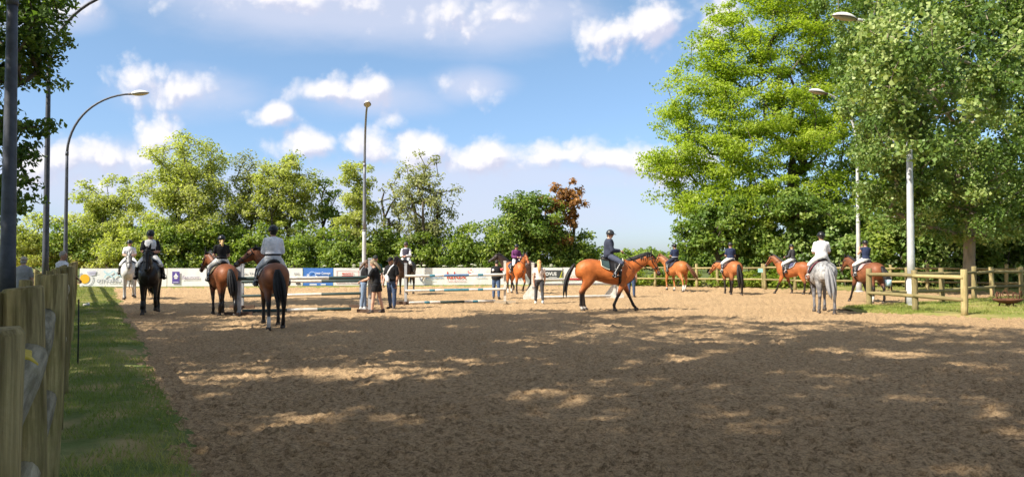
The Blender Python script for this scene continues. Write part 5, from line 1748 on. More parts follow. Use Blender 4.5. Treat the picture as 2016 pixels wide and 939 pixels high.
    if bpl:
        bp_ = MB()
        for s in (-1, 1):
            bp_.tube([trunk_pt(0.46, s * 0.5, 0.02), Vector((0.66, s * 0.24, 1.30)), Vector((0.82, s * 0.12, 1.16)), Vector((0.88, 0, 1.10))], 0.014, 6)
        bp_.tube([Vector((0.88, 0, 1.10)), Vector((0.80, 0, 0.93)), Vector((0.60, 0, 0.80)), Vector((0.36, 0, 0.76))], 0.014, 6)
        bp_.obj('breastplate', LEATHER, root)
    return root


# ------------------------------------------------------------------ people
SKIN = mat('skin', (0.52, 0.30, 0.21), 0.55, 0.08, 10)
SKIN_T = mat('skin_tanned', (0.40, 0.21, 0.135), 0.55, 0.08, 10)
HELMET = mat('helmet_black', (0.012, 0.012, 0.014), 0.35, 0.2, 8)
BOOT = mat('riding_boot', (0.012, 0.010, 0.010), 0.35, 0.2, 10)
LIP = mat('lips', (0.30, 0.11, 0.09), 0.5)


def finger_hand(side, material):
    """palm with four curled fingers and a thumb; local x = along the forearm, z = back of the hand"""
    mb = MB()
    mb.tube([(-0.02, 0, 0), (0.03, 0, 0), (0.075, 0, -0.003), (0.095, 0, -0.006)], [(0.026, 0.020), (0.036, 0.018), (0.042, 0.016), (0.038, 0.011)], 10, up=Vector((0, 0, 1)))
    for k, (y, ln) in enumerate(((0.030, 0.070), (0.011, 0.078), (-0.009, 0.073), (-0.028, 0.058))):
        y *= side
        p0 = Vector((0.082, y, -0.004)); p1 = p0 + Vector((ln * 0.42, y * 0.1, -0.012)); p2 = p1 + Vector((ln * 0.18, 0, -0.030)); p3 = p2 + Vector((-ln * 0.10, 0, -0.024))
        mb.tube([p0, p1, p2, p3], [0.0100, 0.0095, 0.0088, 0.0070], 7)
    t0 = Vector((0.025, 0.030 * side, -0.004)); t1 = t0 + Vector((0.032, 0.026 * side, -0.014)); t2 = t1 + Vector((0.034, 0.004 * side, -0.016))
    mb.tube([t0, t1, t2], [0.013, 0.0115, 0.008], 7)
    return mb.mesh('hand', material)


HANDS = {}


def hand_mesh(side, material):
    k = (side, material.name)
    if k not in HANDS: HANDS[k] = finger_hand(side, material)
    return HANDS[k]


EYE_ME = MB().ball((0, 0, 0), 0.0125, 8, 6).mesh('eye', EYE)
MOUTH_ME = MB().tube([(0, -0.026, 0), (0.006, -0.012, 0.002), (0.008, 0, 0), (0.006, 0.012, 0.002), (0, 0.026, 0)], [0.003, 0.006, 0.007, 0.006, 0.003], 6).mesh('mouth', LIP)


def tube_c(mb, a, b, r0, r1, n=10, mid=None):
    a, b = Vector(a), Vector(b)
    if mid: mb.tube([a, a.lerp(b, 0.4), b], [r0, mid, r1], n)
    else: mb.tube([a, b], [r0, r1], n)
    mb.ball(b, r1, n, 6)


def build_person(root, J, fwd, o):
    """J: joints in the root's space; fwd: facing of the chest; o: outfit"""
    skin = o.get('skin', SKIN)
    w = o.get('width', 1.0)
    body = MB()
    P, W, C, S, NK, HD = J['pelvis'], J['waist'], J['chest'], J['shoulder'], J['neck'], J['head']
    up = (S - P).normalized()
    tors = [(P - up * 0.09, .115, .095), (P, .168, .122), (P.lerp(W, 0.5), .158, .115), (W, .140, .103), (W.lerp(C, 0.5), .158, .115), (C, .176, .122), (C.lerp(S, 0.6), .172, .112), (S + up * 0.015, .125, .080), (NK, .060, .060)]
    bulk = o.get('bulk', 1.0)

    def torso(mb, i0, i1, grow):
        mb.tube([t[0] for t in tors[i0:i1]], [((t[1] * w + grow) * bulk, (t[2] + grow) * bulk) for t in tors[i0:i1]], 16, up=fwd)
    torso(body, 0, 9, 0.0)
    hr = J['headrot']
    fx, fy, fz = hr @ Vector((1, 0, 0)), hr @ Vector((0, 1, 0)), hr @ Vector((0, 0, 1))
    body.tube([NK - up * 0.03, HD - fz * 0.06 - fx * 0.01], [0.058, 0.054], 12)
    body.ball(HD, (0.096, 0.078, 0.120), 14, 10, hr)
    body.ball(HD + fx * 0.030 - fz * 0.060, (0.062, 0.055, 0.055), 12, 8, hr)
    body.tube([HD + fx * 0.088 + fz * 0.025, HD + fx * 0.118 - fz * 0.020, HD + fx * 0.092 - fz * 0.030], [0.008, 0.017, 0.010], 8)
    for s in (-1, 1): body.ball(HD + fy * (s * 0.080) - fx * 0.008 - fz * 0.005, (0.024, 0.012, 0.034), 8, 6, hr)
    for s, q in ((1, 'l'), (-1, 'r')):
        sh, el, wr = J['sh_' + q], J['el_' + q], J['wr_' + q]
        body.ball(sh, 0.052, 10, 7)
        tube_c(body, sh, el, 0.054, 0.042); tube_c(body, el, wr, 0.043, 0.029, mid=0.044)
        hp, kn, an = J['hip_' + q], J['kn_' + q], J['an_' + q]
        tube_c(body, hp, kn, 0.090, 0.056, mid=0.085); tube_c(body, kn, an, 0.055, 0.038, mid=0.056)
        tf = J['toe_' + q]
        body.tube([an + Vector((0, 0, -0.02)), an.lerp(tf, 0.5) + Vector((0, 0, -0.02)), tf], [(0.038, 0.04), (0.042, 0.034), (0.03, 0.02)], 10, up=Vector((0, 0, 1)))
    bo = body.obj('body', skin, root)
    organic(bo, 0.02, 2)
    # hands
    for s, q in ((1, 'l'), (-1, 'r')):
        el, wr = J['el_' + q], J['wr_' + q]
        d_ = (wr - el).normalized()
        hm = hand_mesh(s, o.get('glove', skin))
        h = link('hand', hm, root)
        z = Vector((0, 0, 1)) if abs(d_.z) < 0.85 else Vector((0, s, 0.0))
        y = z.cross(d_).normalized(); z = d_.cross(y)
        h.matrix_local = Matrix.Translation(wr) @ Matrix((d_, y, z)).transposed().to_4x4()
    # face
    for s in (-1, 1):
        e = link('eye', EYE_ME, root); e.location = HD + fx * 0.083 + fy * (s * 0.032) + fz * 0.012
    mo = link('mouth', MOUTH_ME, root); mo.matrix_local = Matrix.Translation(HD + fx * 0.085 - fz * 0.062) @ hr.to_4x4()
    # top
    if o.get('shirt'):
        t = MB(); torso(t, 1 if not o.get('tails') else 0, 9, 0.016 + o.get('loose', 0.0))
        sl = o.get('sleeve', 0.5)
        for q in ('l', 'r'):
            sh, el, wr = J['sh_' + q], J['el_' + q], J['wr_' + q]
            g = 0.016 + o.get('loose', 0) * 0.5
            t.ball(sh, 0.050 + g, 10, 7)
            if sl <= 0: continue
            if sl <= 0.55:
                t.tube([sh, sh.lerp(el, sl * 1.7)], [0.050 + g, 0.050 + g], 10)
            else:
                tube_c(t, sh, el, 0.050 + g, 0.043 + g); t.tube([el, el.lerp(wr, 0.96)], [0.046 + g, 0.034 + g], 10)
        so = t.obj(o.get('shirt_name', 'shirt'), o['shirt'], root); organic(so, 0.02, 2)
    if o.get('sleeves'):
        for q in ('l', 'r'):
            sh, el = J['sh_' + q], J['el_' + q]
            t = MB(); t.ball(sh, 0.074, 12, 8); t.tube([sh, sh.lerp(el, 0.92)], [0.074, 0.072], 12)
            organic(t.obj('sleeve', o['sleeves'], root), 0.02, 2)
    if o.get('vest'):
        t = MB(); torso(t, 1, 8, 0.030)
        so = t.obj('waistcoat', o['vest'], root); organic(so, 0.02, 2)
    if o.get('panel'):       # contrasting lower part of a top
        t = MB(); torso(t, 1, 5, 0.024)
        so = t.obj('shirt_panel', o['panel'], root); organic(so, 0.02, 2)
    if o.get('belt'):
        t = MB(); pp = P.lerp(W, 0.45)
        t.tube([pp - up * 0.022, pp + up * 0.022], [((.160 * w + .030) * bulk, (.116 + .030) * bulk)] * 2, 18, up=fwd)
        t.obj('belt', o['belt'], root)
    if o.get('trousers'):
        t = MB()
        t.tube([x[0] for x in tors[0:3]], [((x[1] * w + .014) * bulk, (x[2] + .014) * bulk) for x in tors[0:3]], 16, up=fwd)
        ln = o.get('trouser_len', 1.0)
        for q in ('l', 'r'):
            hp, kn, an = J['hip_' + q], J['kn_' + q], J['an_' + q]
            g = o.get('tr_loose', 0.012)
            if ln < 0.5:
                t.tube([hp, hp.lerp(kn, ln * 2)], [0.095 + g, 0.088 + g], 12)
            else:
                tube_c(t, hp, kn, 0.092 + g, 0.060 + g, 12, 0.087 + g); t.tube([kn, kn.lerp(an, 0.4), kn.lerp(an, 0.95)], [0.060 + g, 0.058 + g, 0.044 + g], 12)
        so = t.obj(o.get('trouser_name', 'trousers'), o['trousers'], root); organic(so, 0.02, 2)
    for q in ('l', 'r'):
        kn, an, tf = J['kn_' + q], J['an_' + q], J['toe_' + q]
        t = MB()
        tall = o.get('boots')
        if tall: t.tube([kn.lerp(an, 0.10), kn.lerp(an, 0.4), kn.lerp(an, 0.92), an], [0.076, 0.074, 0.055, 0.052], 12)
        else: t.tube([an + Vector((0, 0, 0.05)), an], [0.050, 0.050], 12)
        fd = (tf - an); fd.z = 0; fd.normalize()
        low = Vector((0, 0, -0.035))
        t.tube([an - fd * 0.065 + low, an - fd * 0.03 + low * 0.8, an + fd * 0.06 + low, tf + Vector((0, 0, -0.005)), tf + fd * 0.03], [(0.03, 0.035), (0.042, 0.045), (0.044, 0.040), (0.044, 0.026), (0.02, 0.012)], 12, up=Vector((0, 0, 1)))
        so = t.obj('boot' if tall else 'shoe', o['boots'] if tall else o.get('shoes', BOOT), root); organic(so, 0.016, 2)
    # head cover
    def dome(mb, c, rx, ry, rz, cut=-0.15, n=18, m=7):
        rings = []
        for i in range(m + 1):
            th = (PI / 2 - cut) * i / m
            rings.append([c + hr @ Vector((rx * math.sin(th + 0.02) * math.cos(2 * PI * j / n), ry * math.sin(th + 0.02) * math.sin(2 * PI * j / n), rz * math.cos(th + 0.02))) for j in range(n)])
        mb.rings(rings)
    hc = o.get('helmet')
    if hc:
        t = MB(); dome(t, HD + fz * 0.025 - fx * 0.008, 0.128, 0.108, 0.122, -0.28)
        hobj = t.obj('helmet', hc, root)
        v = MB(); v.tube([HD + fx * 0.095 + fz * 0.035 - fy * 0.07, HD + fx * 0.155 + fz * 0.025 - fy * 0.035, HD + fx * 0.168 + fz * 0.022, HD + fx * 0.155 + fz * 0.025 + fy * 0.035, HD + fx * 0.095 + fz * 0.035 + fy * 0.07], [(0.018, 0.006), (0.03, 0.006), (0.03, 0.006), (0.03, 0.006), (0.018, 0.006)], 8, up=fz)
        v.obj('visor', hc, hobj)
        s_ = MB()
        s_.tube([HD + fy * 0.088 + fz * 0.0, HD + fy * 0.062 - fz * 0.10 + fx * 0.02, HD - fz * 0.125 + fx * 0.03, HD - fy * 0.062 - fz * 0.10 + fx * 0.02, HD - fy * 0.088], 0.007, 6)
        s_.obj('chin_strap', LEATHER, hobj)
    if o.get('cap'):
        t = MB(); dome(t, HD + fz * 0.03 - fx * 0.005, 0.106, 0.088, 0.095, -0.1)
        cobj = t.obj('cap', o['cap'], root)
        v = MB(); v.box(HD + fx * 0.135 + fz * 0.035, (0.10, 0.13, 0.012), hr); v.obj('cap_peak', o['cap'], cobj)
    if o.get('hair'):
        t = MB()
        if not hc and not o.get('cap'):
            t.ball(HD - fx * 0.018 + fz * 0.022, (0.100, 0.089, 0.112), 14, 9, hr)
            if o.get('long'):
                t.tube([HD - fx * 0.05 + fz * 0.02, HD - fx * 0.105 - fz * 0.08, HD - fx * 0.150 - fz * 0.22, HD - fx * 0.150 - fz * o['long']], [(0.075, 0.05), (0.080, 0.045), (0.075, 0.040), (0.02, 0.012)], 10, up=fx)
        else:
            t.ball(HD - fx * 0.035 - fz * 0.035, (0.072, 0.076, 0.075), 12, 8, hr)
        if o.get('tail_hair'):
            t.tube([HD - fx * 0.09 - fz * 0.02, HD - fx * 0.135 - fz * 0.07, HD - fx * 0.13 - fz * 0.18, HD - fx * 0.11 - fz * o['tail_hair']], [0.026, 0.040, 0.036, 0.008], 9)
        t.obj('hair', o['hair'], root)
    return root


def rider(label, hroot, o, lean=0.05, look=(0.0, 0.0), arms='reins', scale=1.0, twist=0.0):
    """sits on the horse's saddle"""
    bpy.context.view_layer.update()
    hm = Matrix.Translation(hroot.location) @ hroot.rotation_euler.to_matrix().to_4x4()
    sz = hroot.scale[0]
    seat = hm @ (Vector((0.06, 0, 1.575)) * sz)
    root = empty('person', seat, hroot.rotation_euler.z, label, 'person', 'riders on horseback')
    root.scale = (scale,) * 3
    V = Vector
    J = {'pelvis': V((0, 0, .11))}
    up = V((math.sin(lean), 0, math.cos(lean)))
    fwd = V((math.cos(lean), 0, -math.sin(lean)))
    tw = Matrix.Rotation(twist, 3, 'Z')
    P = J['pelvis']
    for k, h in (('waist', .14), ('chest', .32), ('shoulder', .44), ('neck', .49)):
        J[k] = P + up * h
    J['head'] = P + up * 0.62 + V((0.03, 0, 0))
    J['headrot'] = Matrix.Rotation(look[0], 3, 'Z') @ Matrix.Rotation(look[1], 3, 'Y')
    for s, q in ((1, 'l'), (-1, 'r')):
        J['sh_' + q] = P + up * 0.395 + tw @ V((0, s * 0.168, 0))
        if arms == 'reins':
            J['el_' + q] = J['sh_' + q] + V((0.06, s * 0.055, -0.265)); J['wr_' + q] = V((0.33, s * 0.085, 0.225))
        elif arms == 'up':
            J['el_' + q] = J['sh_' + q] + V((0.17, s * 0.05, -0.20)); J['wr_' + q] = J['sh_' + q] + V((0.27, -s * 0.05, 0.02))
        else:      # loose at the sides
            J['el_' + q] = J['sh_' + q] + V((0.0, s * 0.08, -0.27)); J['wr_' + q] = J['sh_' + q] + V((0.18, s * 0.05, -0.42))
        J['hip_' + q] = V((0.02, s * 0.10, 0.075)); J['kn_' + q] = V((0.355, s * 0.285, -0.13)); J['an_' + q] = V((0.115, s * 0.365, -0.50)); J['toe_' + q] = V((0.285, s * 0.40, -0.505))
    o = dict(o)
    return build_person(root, J, fwd, o)


def walker(label, pos, yaw, o, height=1.72, stride=0.0, bend=0.0, arms=(0.1, 0.1), elbow=(0.25, 0.25), look=(0, 0), spread=0.06, legs=None, group='people on foot'):
    root = empty('person', pos, yaw, label, 'person', group)
    k = height / 1.74
    root.scale = (k,) * 3
    V = Vector
    B = Matrix.Rotation(bend, 3, 'Y')
    drop = 0.0
    J = {}
    P0 = V((0, 0, .94))
    def upv(h): return P0 + B @ V((0, 0, h))
    J['pelvis'] = P0
    for n_, h in (('waist', .15), ('chest', .34), ('shoulder', .47), ('neck', .525)): J[n_] = upv(h)
    J['head'] = upv(0.665) + (B @ V((0.03, 0, 0)))
    J['headrot'] = Matrix.Rotation(look[0], 3, 'Z') @ Matrix.Rotation(bend * 0.6 + look[1], 3, 'Y')
    for i, (s, q) in enumerate(((1, 'l'), (-1, 'r'))):
        J['sh_' + q] = upv(0.425) + V((0, s * 0.170, 0))
        a = arms[i]; e = elbow[i]
        J['el_' + q] = J['sh_' + q] + V((math.sin(a) * 0.29, s * 0.055, -math.cos(a) * 0.29))
        J['wr_' + q] = J['el_' + q] + V((math.sin(a + e) * 0.26, -s * 0.01 - s * 0.10 * max(0, math.sin(e) - 0.4), -math.cos(a + e) * 0.26))
        la = (stride if s > 0 else -stride)
        J['hip_' + q] = V((0, s * 0.09, .91))
        kn = J['hip_' + q] + V((math.sin(la) * 0.43, s * spread * 0.5, -math.cos(la) * 0.43))
        bk = 0.25 * abs(stride) + (0.55 * abs(stride) if la < 0 else 0)
        an = kn + V((math.sin(la - bk) * 0.41, s * spread * 0.3, -math.cos(la - bk) * 0.41))
        J['kn_' + q] = kn; J['an_' + q] = an
        J['toe_' + q] = an + V((0.155, s * 0.03, -0.045))
    low = min(J['an_l'].z, J['an_r'].z)
    root.location.z += (0.075 - low) * k
    return build_person(root, J, B @ V((1, 0, 0)), o)


# ------------------------------------------------------------------ who is in the arena
BAY = dict(name='bay', base=(0.46, 0.128, 0.028), points=(0.022, 0.014, 0.011), belly=(0.46, 0.14, 0.038), hair=(0.012, 0.010, 0.010), muzzle=(0.05, 0.025, 0.018), leg_z=0.72)
DBAY = dict(name='dark_bay', base=(0.115, 0.036, 0.016), points=(0.014, 0.010, 0.009), hair=(0.010, 0.008, 0.008), leg_z=0.84)
MBAY = dict(name='red_bay', base=(0.23, 0.072, 0.024), points=(0.016, 0.011, 0.009), hair=(0.010, 0.008, 0.008), leg_z=0.86)
BLACK = dict(name='black', base=(0.016, 0.012, 0.011), points=(0.012, 0.010, 0.010), hair=(0.008, 0.008, 0.008), rough=0.36)
SEAL = dict(name='seal_brown', base=(0.045, 0.024, 0.018), points=(0.012, 0.010, 0.010), hair=(0.010, 0.008, 0.008))
CHEST = dict(name='chestnut', base=(0.40, 0.14, 0.04), points=(0.38, 0.145, 0.045), hair=(0.13, 0.055, 0.028), muzzle=(0.20, 0.08, 0.04), dark_ears=False)
WHITE_H = dict(name='white_grey', base=(0.52, 0.51, 0.50), points=(0.40, 0.39, 0.38), hair=(0.42, 0.42, 0.42), muzzle=(0.16, 0.15, 0.15), dark_ears=False)
DAPPLE = dict(name='dapple_grey', base=(0.46, 0.45, 0.44), points=(0.20, 0.19, 0.20), hair=(0.24, 0.24, 0.25), muzzle=(0.12, 0.11, 0.11), dapple=(0.07, 0.07, 0.078), leg_z=0.95, dark_ears=False)

C_WHITE, C_BREECH = cloth('white', (0.72, 0.71, 0.72)), cloth('breeches', (0.70, 0.69, 0.67))
C_BLACK, C_NAVY = cloth('black', (0.012, 0.012, 0.014)), cloth('navy', (0.022, 0.032, 0.075))
C_PADDED, C_TROU = cloth('padded_navy', (0.035, 0.04, 0.065)), cloth('slate_trousers', (0.07, 0.08, 0.12))
C_PURPLE, C_VEST = cloth('purple', (0.13, 0.035, 0.12)), cloth('waistcoat', (0.055, 0.05, 0.075))
C_JEANS, C_LJEANS = cloth('jeans', (0.05, 0.075, 0.14)), cloth('light_jeans', (0.17, 0.23, 0.33))
C_CREAM, C_GREEN, C_GREY = cloth('cream_top', (0.70, 0.60, 0.54)), cloth('green', (0.02, 0.085, 0.065)), cloth('grey_shirt', (0.30, 0.29, 0.29))
C_CHAR = cloth('charcoal', (0.05, 0.05, 0.055))
BLOND, BROWNH, DARKH, GREYH = mat('hair_blond', (0.50, 0.33, 0.14), 0.6, 0.25, 30), mat('hair_brown', (0.12, 0.07, 0.04), 0.6, 0.25, 30), mat('hair_dark', (0.02, 0.015, 0.012), 0.6, 0.25, 30), mat('hair_grey', (0.30, 0.27, 0.23), 0.6, 0.25, 30)
REDBL = mat('hair_strawberry', (0.58, 0.31, 0.12), 0.6, 0.25, 30)
SNEAK = mat('white_sneaker', (0.62, 0.62, 0.62), 0.6)
SNEAK_D = mat('dark_shoe', (0.06, 0.05, 0.05), 0.7)
BROWN_BOOT = mat('brown_boot', (0.16, 0.065, 0.035), 0.5)
COL_WHITE = (0.66, 0.65, 0.63)


def hpos(px, py, heading, back=0.0):
    """ground point below the horse's middle; back: metres from the pixel's hoof to the middle, against the heading"""
    return gp(px, py) - Vector((math.cos(heading), math.sin(heading), 0)) * back


base_o = dict(helmet=HELMET, hair=DARKH, boots=BOOT, trousers=C_BREECH, trouser_name='breeches')

# left: pale grey horse behind the black one
a = R(-66)
h = horse('pale grey horse walking toward the viewer behind the black horse', hpos(254, 590, a, 0.6), a, WHITE_H, 'front', 0.80, 0.06, 1.15, size=1.0, pad=(0.02, 0.02, 0.03), tail_out=0.03)
rider('rider in white polo and pale breeches on the pale grey horse', h, {**base_o, 'shirt': C_WHITE, 'width': 0.92, 'glove': SKIN}, 0.05, (0.0, 0.15))
a = R(-68)
h = horse('glossy black horse walking toward the viewer at the left', hpos(294, 621, a, 0.62), a, BLACK, 'front', 0.86, -0.05, 1.28, size=1.03, pad=(0.02, 0.02, 0.03), bpl=True, legwrap='front')
rider('rider in white shirt with black sleeves on the black horse', h, {**base_o, 'shirt': C_WHITE, 'panel': C_BLACK, 'sleeves': C_BLACK, 'skin': SKIN_T, 'glove': C_BLACK}, 0.06, (0.0, 0.35), scale=1.03)
blk = h
# left pair going away
a = R(124)
h = horse('bay horse walking away beside the left jump, ridden by the blonde woman', hpos(447, 622, a, -0.55), a, MBAY, 'away2', 0.80, 0.42, 1.0, size=0.97, pad=(0.20, 0.16, 0.10), tail_out=0.04, tail_side=-0.06, legwrap='hind')
rider('woman with blonde ponytail in black top seen from behind', h, {**base_o, 'shirt': C_BLACK, 'sleeve': 0.45, 'hair': BLOND, 'tail_hair': 0.30, 'width': 0.88, 'belt': LEATHER}, 0.03, (-0.05, 0.05), scale=0.96)
a = R(113)
h = horse('bay horse with one white hind sock seen from behind', hpos(543, 647, a, -0.55), a, MBAY, 'away', 0.86, 1.05, 0.66, size=1.0, hyaw=1.25, pad=COL_WHITE, tail_out=0.04, tail_side=-0.10, socks=(0, 0, 0.32, 0))
rider('man in long-sleeved white shirt with dark belt seen from behind', h, {**base_o, 'shirt': cloth('pale_lilac', (0.82, 0.80, 0.85)), 'sleeve': 1.0, 'belt': LEATHER, 'trousers': cloth('grey_breeches', (0.66, 0.67, 0.70)), 'bulk': 1.02}, 0.02, (0.25, 0.0), scale=1.04)

# middle
a = R(-96)
h = horse('dark brown horse half hidden behind the man with the white bag', hpos(794, 581, a, 0.6), a, SEAL, 'stand', 0.55, -0.35, 1.2, pad=(0.03, 0.03, 0.04))
rider('rider in white shirt and dark waistcoat behind the man in black', h, {**base_o, 'shirt': C_WHITE, 'sleeve': 1.0, 'vest': C_VEST, 'hair': BROWNH, 'helmet': mat('helmet_brown', (0.05, 0.035, 0.03), 0.45)}, 0.03, (-0.1, 0.1))
a = R(-64)
h = horse('bright bay horse trotting toward the viewer under the purple-jacketed rider', hpos(1024, 579, a, 0.5), a, BAY, 'trot', 0.95, 0.05, 0.95, size=0.97, pad=(0.02, 0.03, 0.06), bpl=True, socks=(0, 0, 0.25, 0.25))
rider('rider in purple show jacket on the trotting bay', h, {**base_o, 'shirt': C_PURPLE, 'sleeve': 1.0, 'shirt_name': 'jacket', 'loose': 0.01, 'width': 0.9, 'tails': True}, 0.04, (-0.3, 0.1), scale=0.96)
a = R(176)
h = horse('nearly black horse standing sideways behind the trotting bay', hpos(1022, 572, a, 0.0), a, SEAL, 'walk2', 0.85, 0.0, 0.62, size=1.0, pad=(0.02, 0.02, 0.03), reins=False)

# the large bay in profile
a = R(2)
h = horse('large bay horse walking to the right with a green saddle pad', hpos(1194, 612, a, 0.0), a, BAY, 'walk', 0.50, -0.05, 1.12, size=1.06, nlen=0.88, pad=(0.028, 0.055, 0.055), pad_trim=(0.55, 0.50, 0.38), tail_out=0.13, tail_len=0.98, bpl=True, socks=(0, 0, 0.13, 0.16), legwrap=None)
rider('rider in dark padded jacket on the large bay horse', h, {**base_o, 'shirt': C_PADDED, 'sleeve': 1.0, 'shirt_name': 'jacket', 'loose': 0.018, 'tails': True, 'trousers': C_TROU, 'hair': BROWNH, 'helmet': mat('helmet_grey', (0.03, 0.032, 0.036), 0.35)}, 0.04, (-0.55, 0.18), scale=1.05)
big = h

# right
a = R(112)
h = horse('chestnut horse walking away with its tail swung to the side', hpos(1338, 574, a, -0.35), a, CHEST, 'away', 0.72, 0.45, 0.9, pad=(0.03, 0.03, 0.05), tail_out=0.10, tail_side=-0.45, socks=(0.2, 0.2, 0.34, 0.34), tail_len=0.8)
rider('rider in all dark navy on the chestnut horse', h, {**base_o, 'shirt': C_NAVY, 'sleeve': 0.5, 'trousers': cloth('dark_navy_breeches', (0.02, 0.022, 0.04)), 'skin': SKIN_T, 'belt': mat('grey_belt', (0.3, 0.3, 0.32))}, 0.03, (0.2, 0.1))
a = R(94)
h = horse('bay horse walking away with its head lowered to the left', hpos(1446, 580, a, -0.45), a, MBAY | dict(name='copper_bay', base=(0.38, 0.13, 0.042)), 'away2', 0.22, 0.55, 0.9, pad=(0.10, 0.04, 0.03), tail_side=-0.10, tail_len=1.12, tail_out=0.03)
rider('rider in navy shirt and bright white breeches seen from behind', h, {**base_o, 'shirt': C_NAVY, 'sleeve': 0.5, 'hair': BROWNH}, 0.04, (0.15, 0.1))
a = R(128)
h = horse('bay horse facing left behind the dapple grey', hpos(1566, 579, a, -0.1), a, BAY | dict(name='mid_bay', base=(0.32, 0.10, 0.03)), 'walk', 0.78, 0.05, 0.95, size=0.98, pad=(0.05, 0.05, 0.10), pad_trim=(0.5, 0.5, 0.5))
rider('rider in dark top on the bay facing left', h, {**base_o, 'shirt': C_CHAR, 'sleeve': 0.9, 'hair': BLOND, 'width': 0.9}, 0.04, (-0.25, 0.05), scale=0.95)
a = R(78)
h = horse('dapple grey horse seen from behind at the edge of the grass', hpos(1624, 618, a, -0.5), a, DAPPLE, 'away2', 0.62, -0.55, 0.9, size=1.02, pad=(0.16, 0.03, 0.05), tail_out=0.05, tail_side=-0.10, tail_len=1.0, pad_trim=(0.2, 0.05, 0.07))
rider('rider in white polo and brown boots on the dapple grey', h, {**base_o, 'shirt': C_WHITE, 'sleeve': 0.55, 'skin': SKIN_T, 'boots': BROWN_BOOT, 'bulk': 1.05}, 0.03, (0.3, 0.1), scale=1.02)
a = R(98)
h = horse('dark bay horse passing behind the corner of the grass patch fence', hpos(1722, 597, a, -0.5), a, DBAY | dict(name='brown_bay', base=(0.22, 0.078, 0.034)), 'walk', 0.62, 0.15, 1.0, size=0.98, pad=(0.45, 0.30, 0.30), socks=(0, 0, 0.28, 0), tail_side=-0.15, tail_out=0.10)
rider('rider in sleeveless navy vest lifting her hands near her chin', h, {**base_o, 'shirt': C_NAVY, 'sleeve': 0.0, 'width': 0.92, 'hair': BROWNH}, 0.02, (0.0, 0.1), arms='up', scale=0.96)

# helpers on foot by the jumps
base_w = dict(hair=DARKH, trousers=C_JEANS, shoes=SNEAK_D)
walker('woman in black shorts and top adjusting the grey jump standard', gp(742, 616), R(165), {**base_w, 'shirt': C_BLACK, 'sleeve': 0.45, 'trousers': C_BLACK, 'trouser_name': 'shorts', 'trouser_len': 0.27, 'tr_loose': 0.025, 'hair': mat('hair_ash', (0.24, 0.18, 0.11), 0.6, 0.25, 30), 'long': 0.34, 'width': 0.95}, 1.66, 0.14, 0.16, (0.45, 0.5), (0.85, 0.9), (0, 0.35))
walker('woman in light jeans and black top between the two grey standards', gp(716.5, 609), R(15), {**base_w, 'shirt': C_BLACK, 'sleeve': 0.45, 'trousers': C_LJEANS, 'shoes': SNEAK, 'hair': BROWNH, 'long': 0.30, 'width': 0.92}, 1.63, 0.08, 0.10, (0.3, 0.3), (0.9, 0.9), (0, 0.3))
walker('man in green shirt and dark cap behind the woman in shorts', gp(739, 600), R(-75), {**base_w, 'shirt': C_GREEN, 'sleeve': 0.5, 'cap': cloth('dark_cap', (0.03, 0.035, 0.035)), 'skin': SKIN_T, 'bulk': 1.05, 'trousers': C_CHAR}, 1.80, 0.05, 0.03, (0.1, 0.15), (0.3, 0.4), (-0.2, 0.1))
m = walker('man in black T-shirt and jeans with a white shoulder bag', gp(772, 608), R(-112), {**base_w, 'shirt': C_BLACK, 'sleeve': 0.5, 'cap': C_BLACK, 'hair': BLOND, 'skin': SKIN_T, 'loose': 0.02, 'bulk': 1.08}, 1.74, 0.12, 0.10, (-0.05, 0.15), (0.15, 0.3), (0.0, 0.25))
bagp = Vector(m.location)
bag = empty('shoulder_bag', bagp + Vector((-0.12, -0.27, 1.02)), R(-112), 'white shoulder bag with strap across the chest of the man in black', 'bag')
wm_ = mat('bag_white', (0.72, 0.72, 0.73), 0.6)
MB().ball((0.0, 0.0, 0), (0.05, 0.075, 0.14), 12, 8, Matrix.Rotation(0.4, 3, 'X')).obj('pouch', wm_, bag)
MB().tube([(0.0, -0.02, 0.10), (0.03, 0.06, 0.22), (0.02, 0.15, 0.36), (-0.06, 0.22, 0.45)], (0.022, 0.008), 8, up=Vector((1, 0, 0))).obj('strap', wm_, bag)
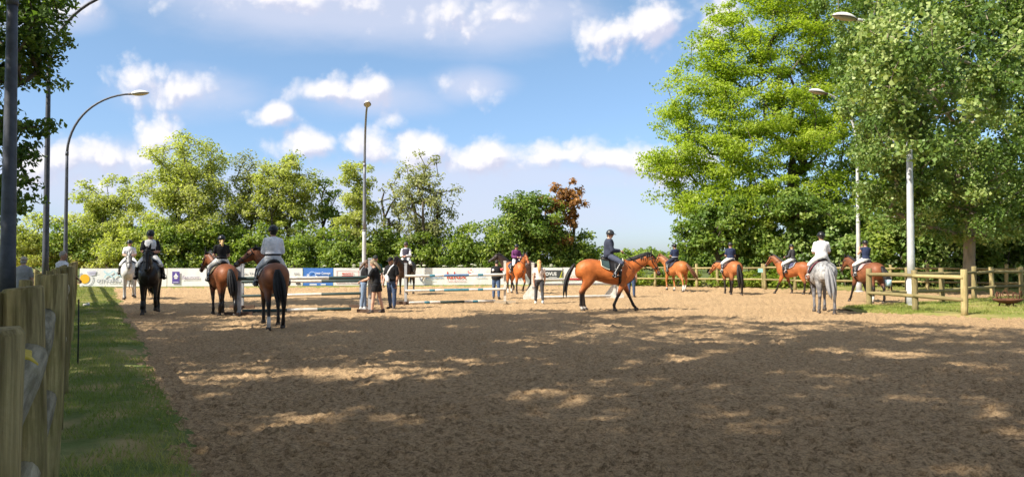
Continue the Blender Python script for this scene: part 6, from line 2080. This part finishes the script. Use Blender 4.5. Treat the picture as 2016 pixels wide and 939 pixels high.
m = walker('person in dark jacket and jeans with red armband seen from behind', gp(977, 588.5), R(78), {**base_w, 'shirt': C_BLACK, 'sleeve': 1.0, 'shirt_name': 'jacket', 'loose': 0.03, 'tails': True, 'trousers': cloth('blue_jeans', (0.07, 0.11, 0.20)), 'bulk': 1.08}, 1.62, 0.10, 0.12, (0.25, 0.25), (1.0, 1.0), (0, 0.3))
o_ = Vector(m.location)
AB = mat('red_patch', (0.60, 0.08, 0.07), 0.6)
MB().tube([(-0.005, -0.27, 1.26), (0.0, -0.27, 1.36)], 0.082, 12).obj('armband', AB, m)
MB().tube([(-0.168, 0.10, 1.28), (-0.176, 0.10, 1.28)], 0.055, 14).obj('badge', mat('badge_white', (0.75, 0.75, 0.75), 0.6), m)
walker('woman with long strawberry blonde hair and pale top walking away', gp(1061.5, 598), R(88), {**base_w, 'shirt': C_CREAM, 'sleeve': 0.35, 'hair': REDBL, 'long': 0.42, 'trousers': C_CHAR, 'shoes': SNEAK, 'width': 0.88, 'tr_loose': 0.004}, 1.63, 0.20, 0.02, (-0.25, 0.25), (0.3, 0.3), (0, 0.0))
walker('person in dark blue trousers hidden behind the large bay horse', gp(1243, 585), R(60), {**base_w, 'shirt': C_NAVY, 'sleeve': 0.5}, 1.60, 0.03, 0.0, (0.1, 0.1), (0.2, 0.2), (0, 0.0))

# spectators outside the fence at the left
walker('spectator in grey shirt and pale cap seen from behind at the left edge', at(46, 22.0), R(100), {**base_w, 'shirt': C_GREY, 'sleeve': 0.5, 'hair': GREYH, 'cap': cloth('beige_cap', (0.42, 0.36, 0.28)), 'trousers': cloth('grey_trousers', (0.35, 0.35, 0.36)), 'bulk': 1.1}, 1.74, 0.05, 0.03, (0.1, 0.1), (0.2, 0.2), (0, 0))
walker('grey-haired spectator in white shirt behind the near fence', at(122, 23.0), R(-5), {**base_w, 'shirt': C_WHITE, 'sleeve': 0.5, 'hair': GREYH, 'skin': SKIN_T}, 1.90, 0.05, 0.03, (0.4, 0.4), (0.6, 0.6), (0, 0.05))

finish_organic()
finish_text()
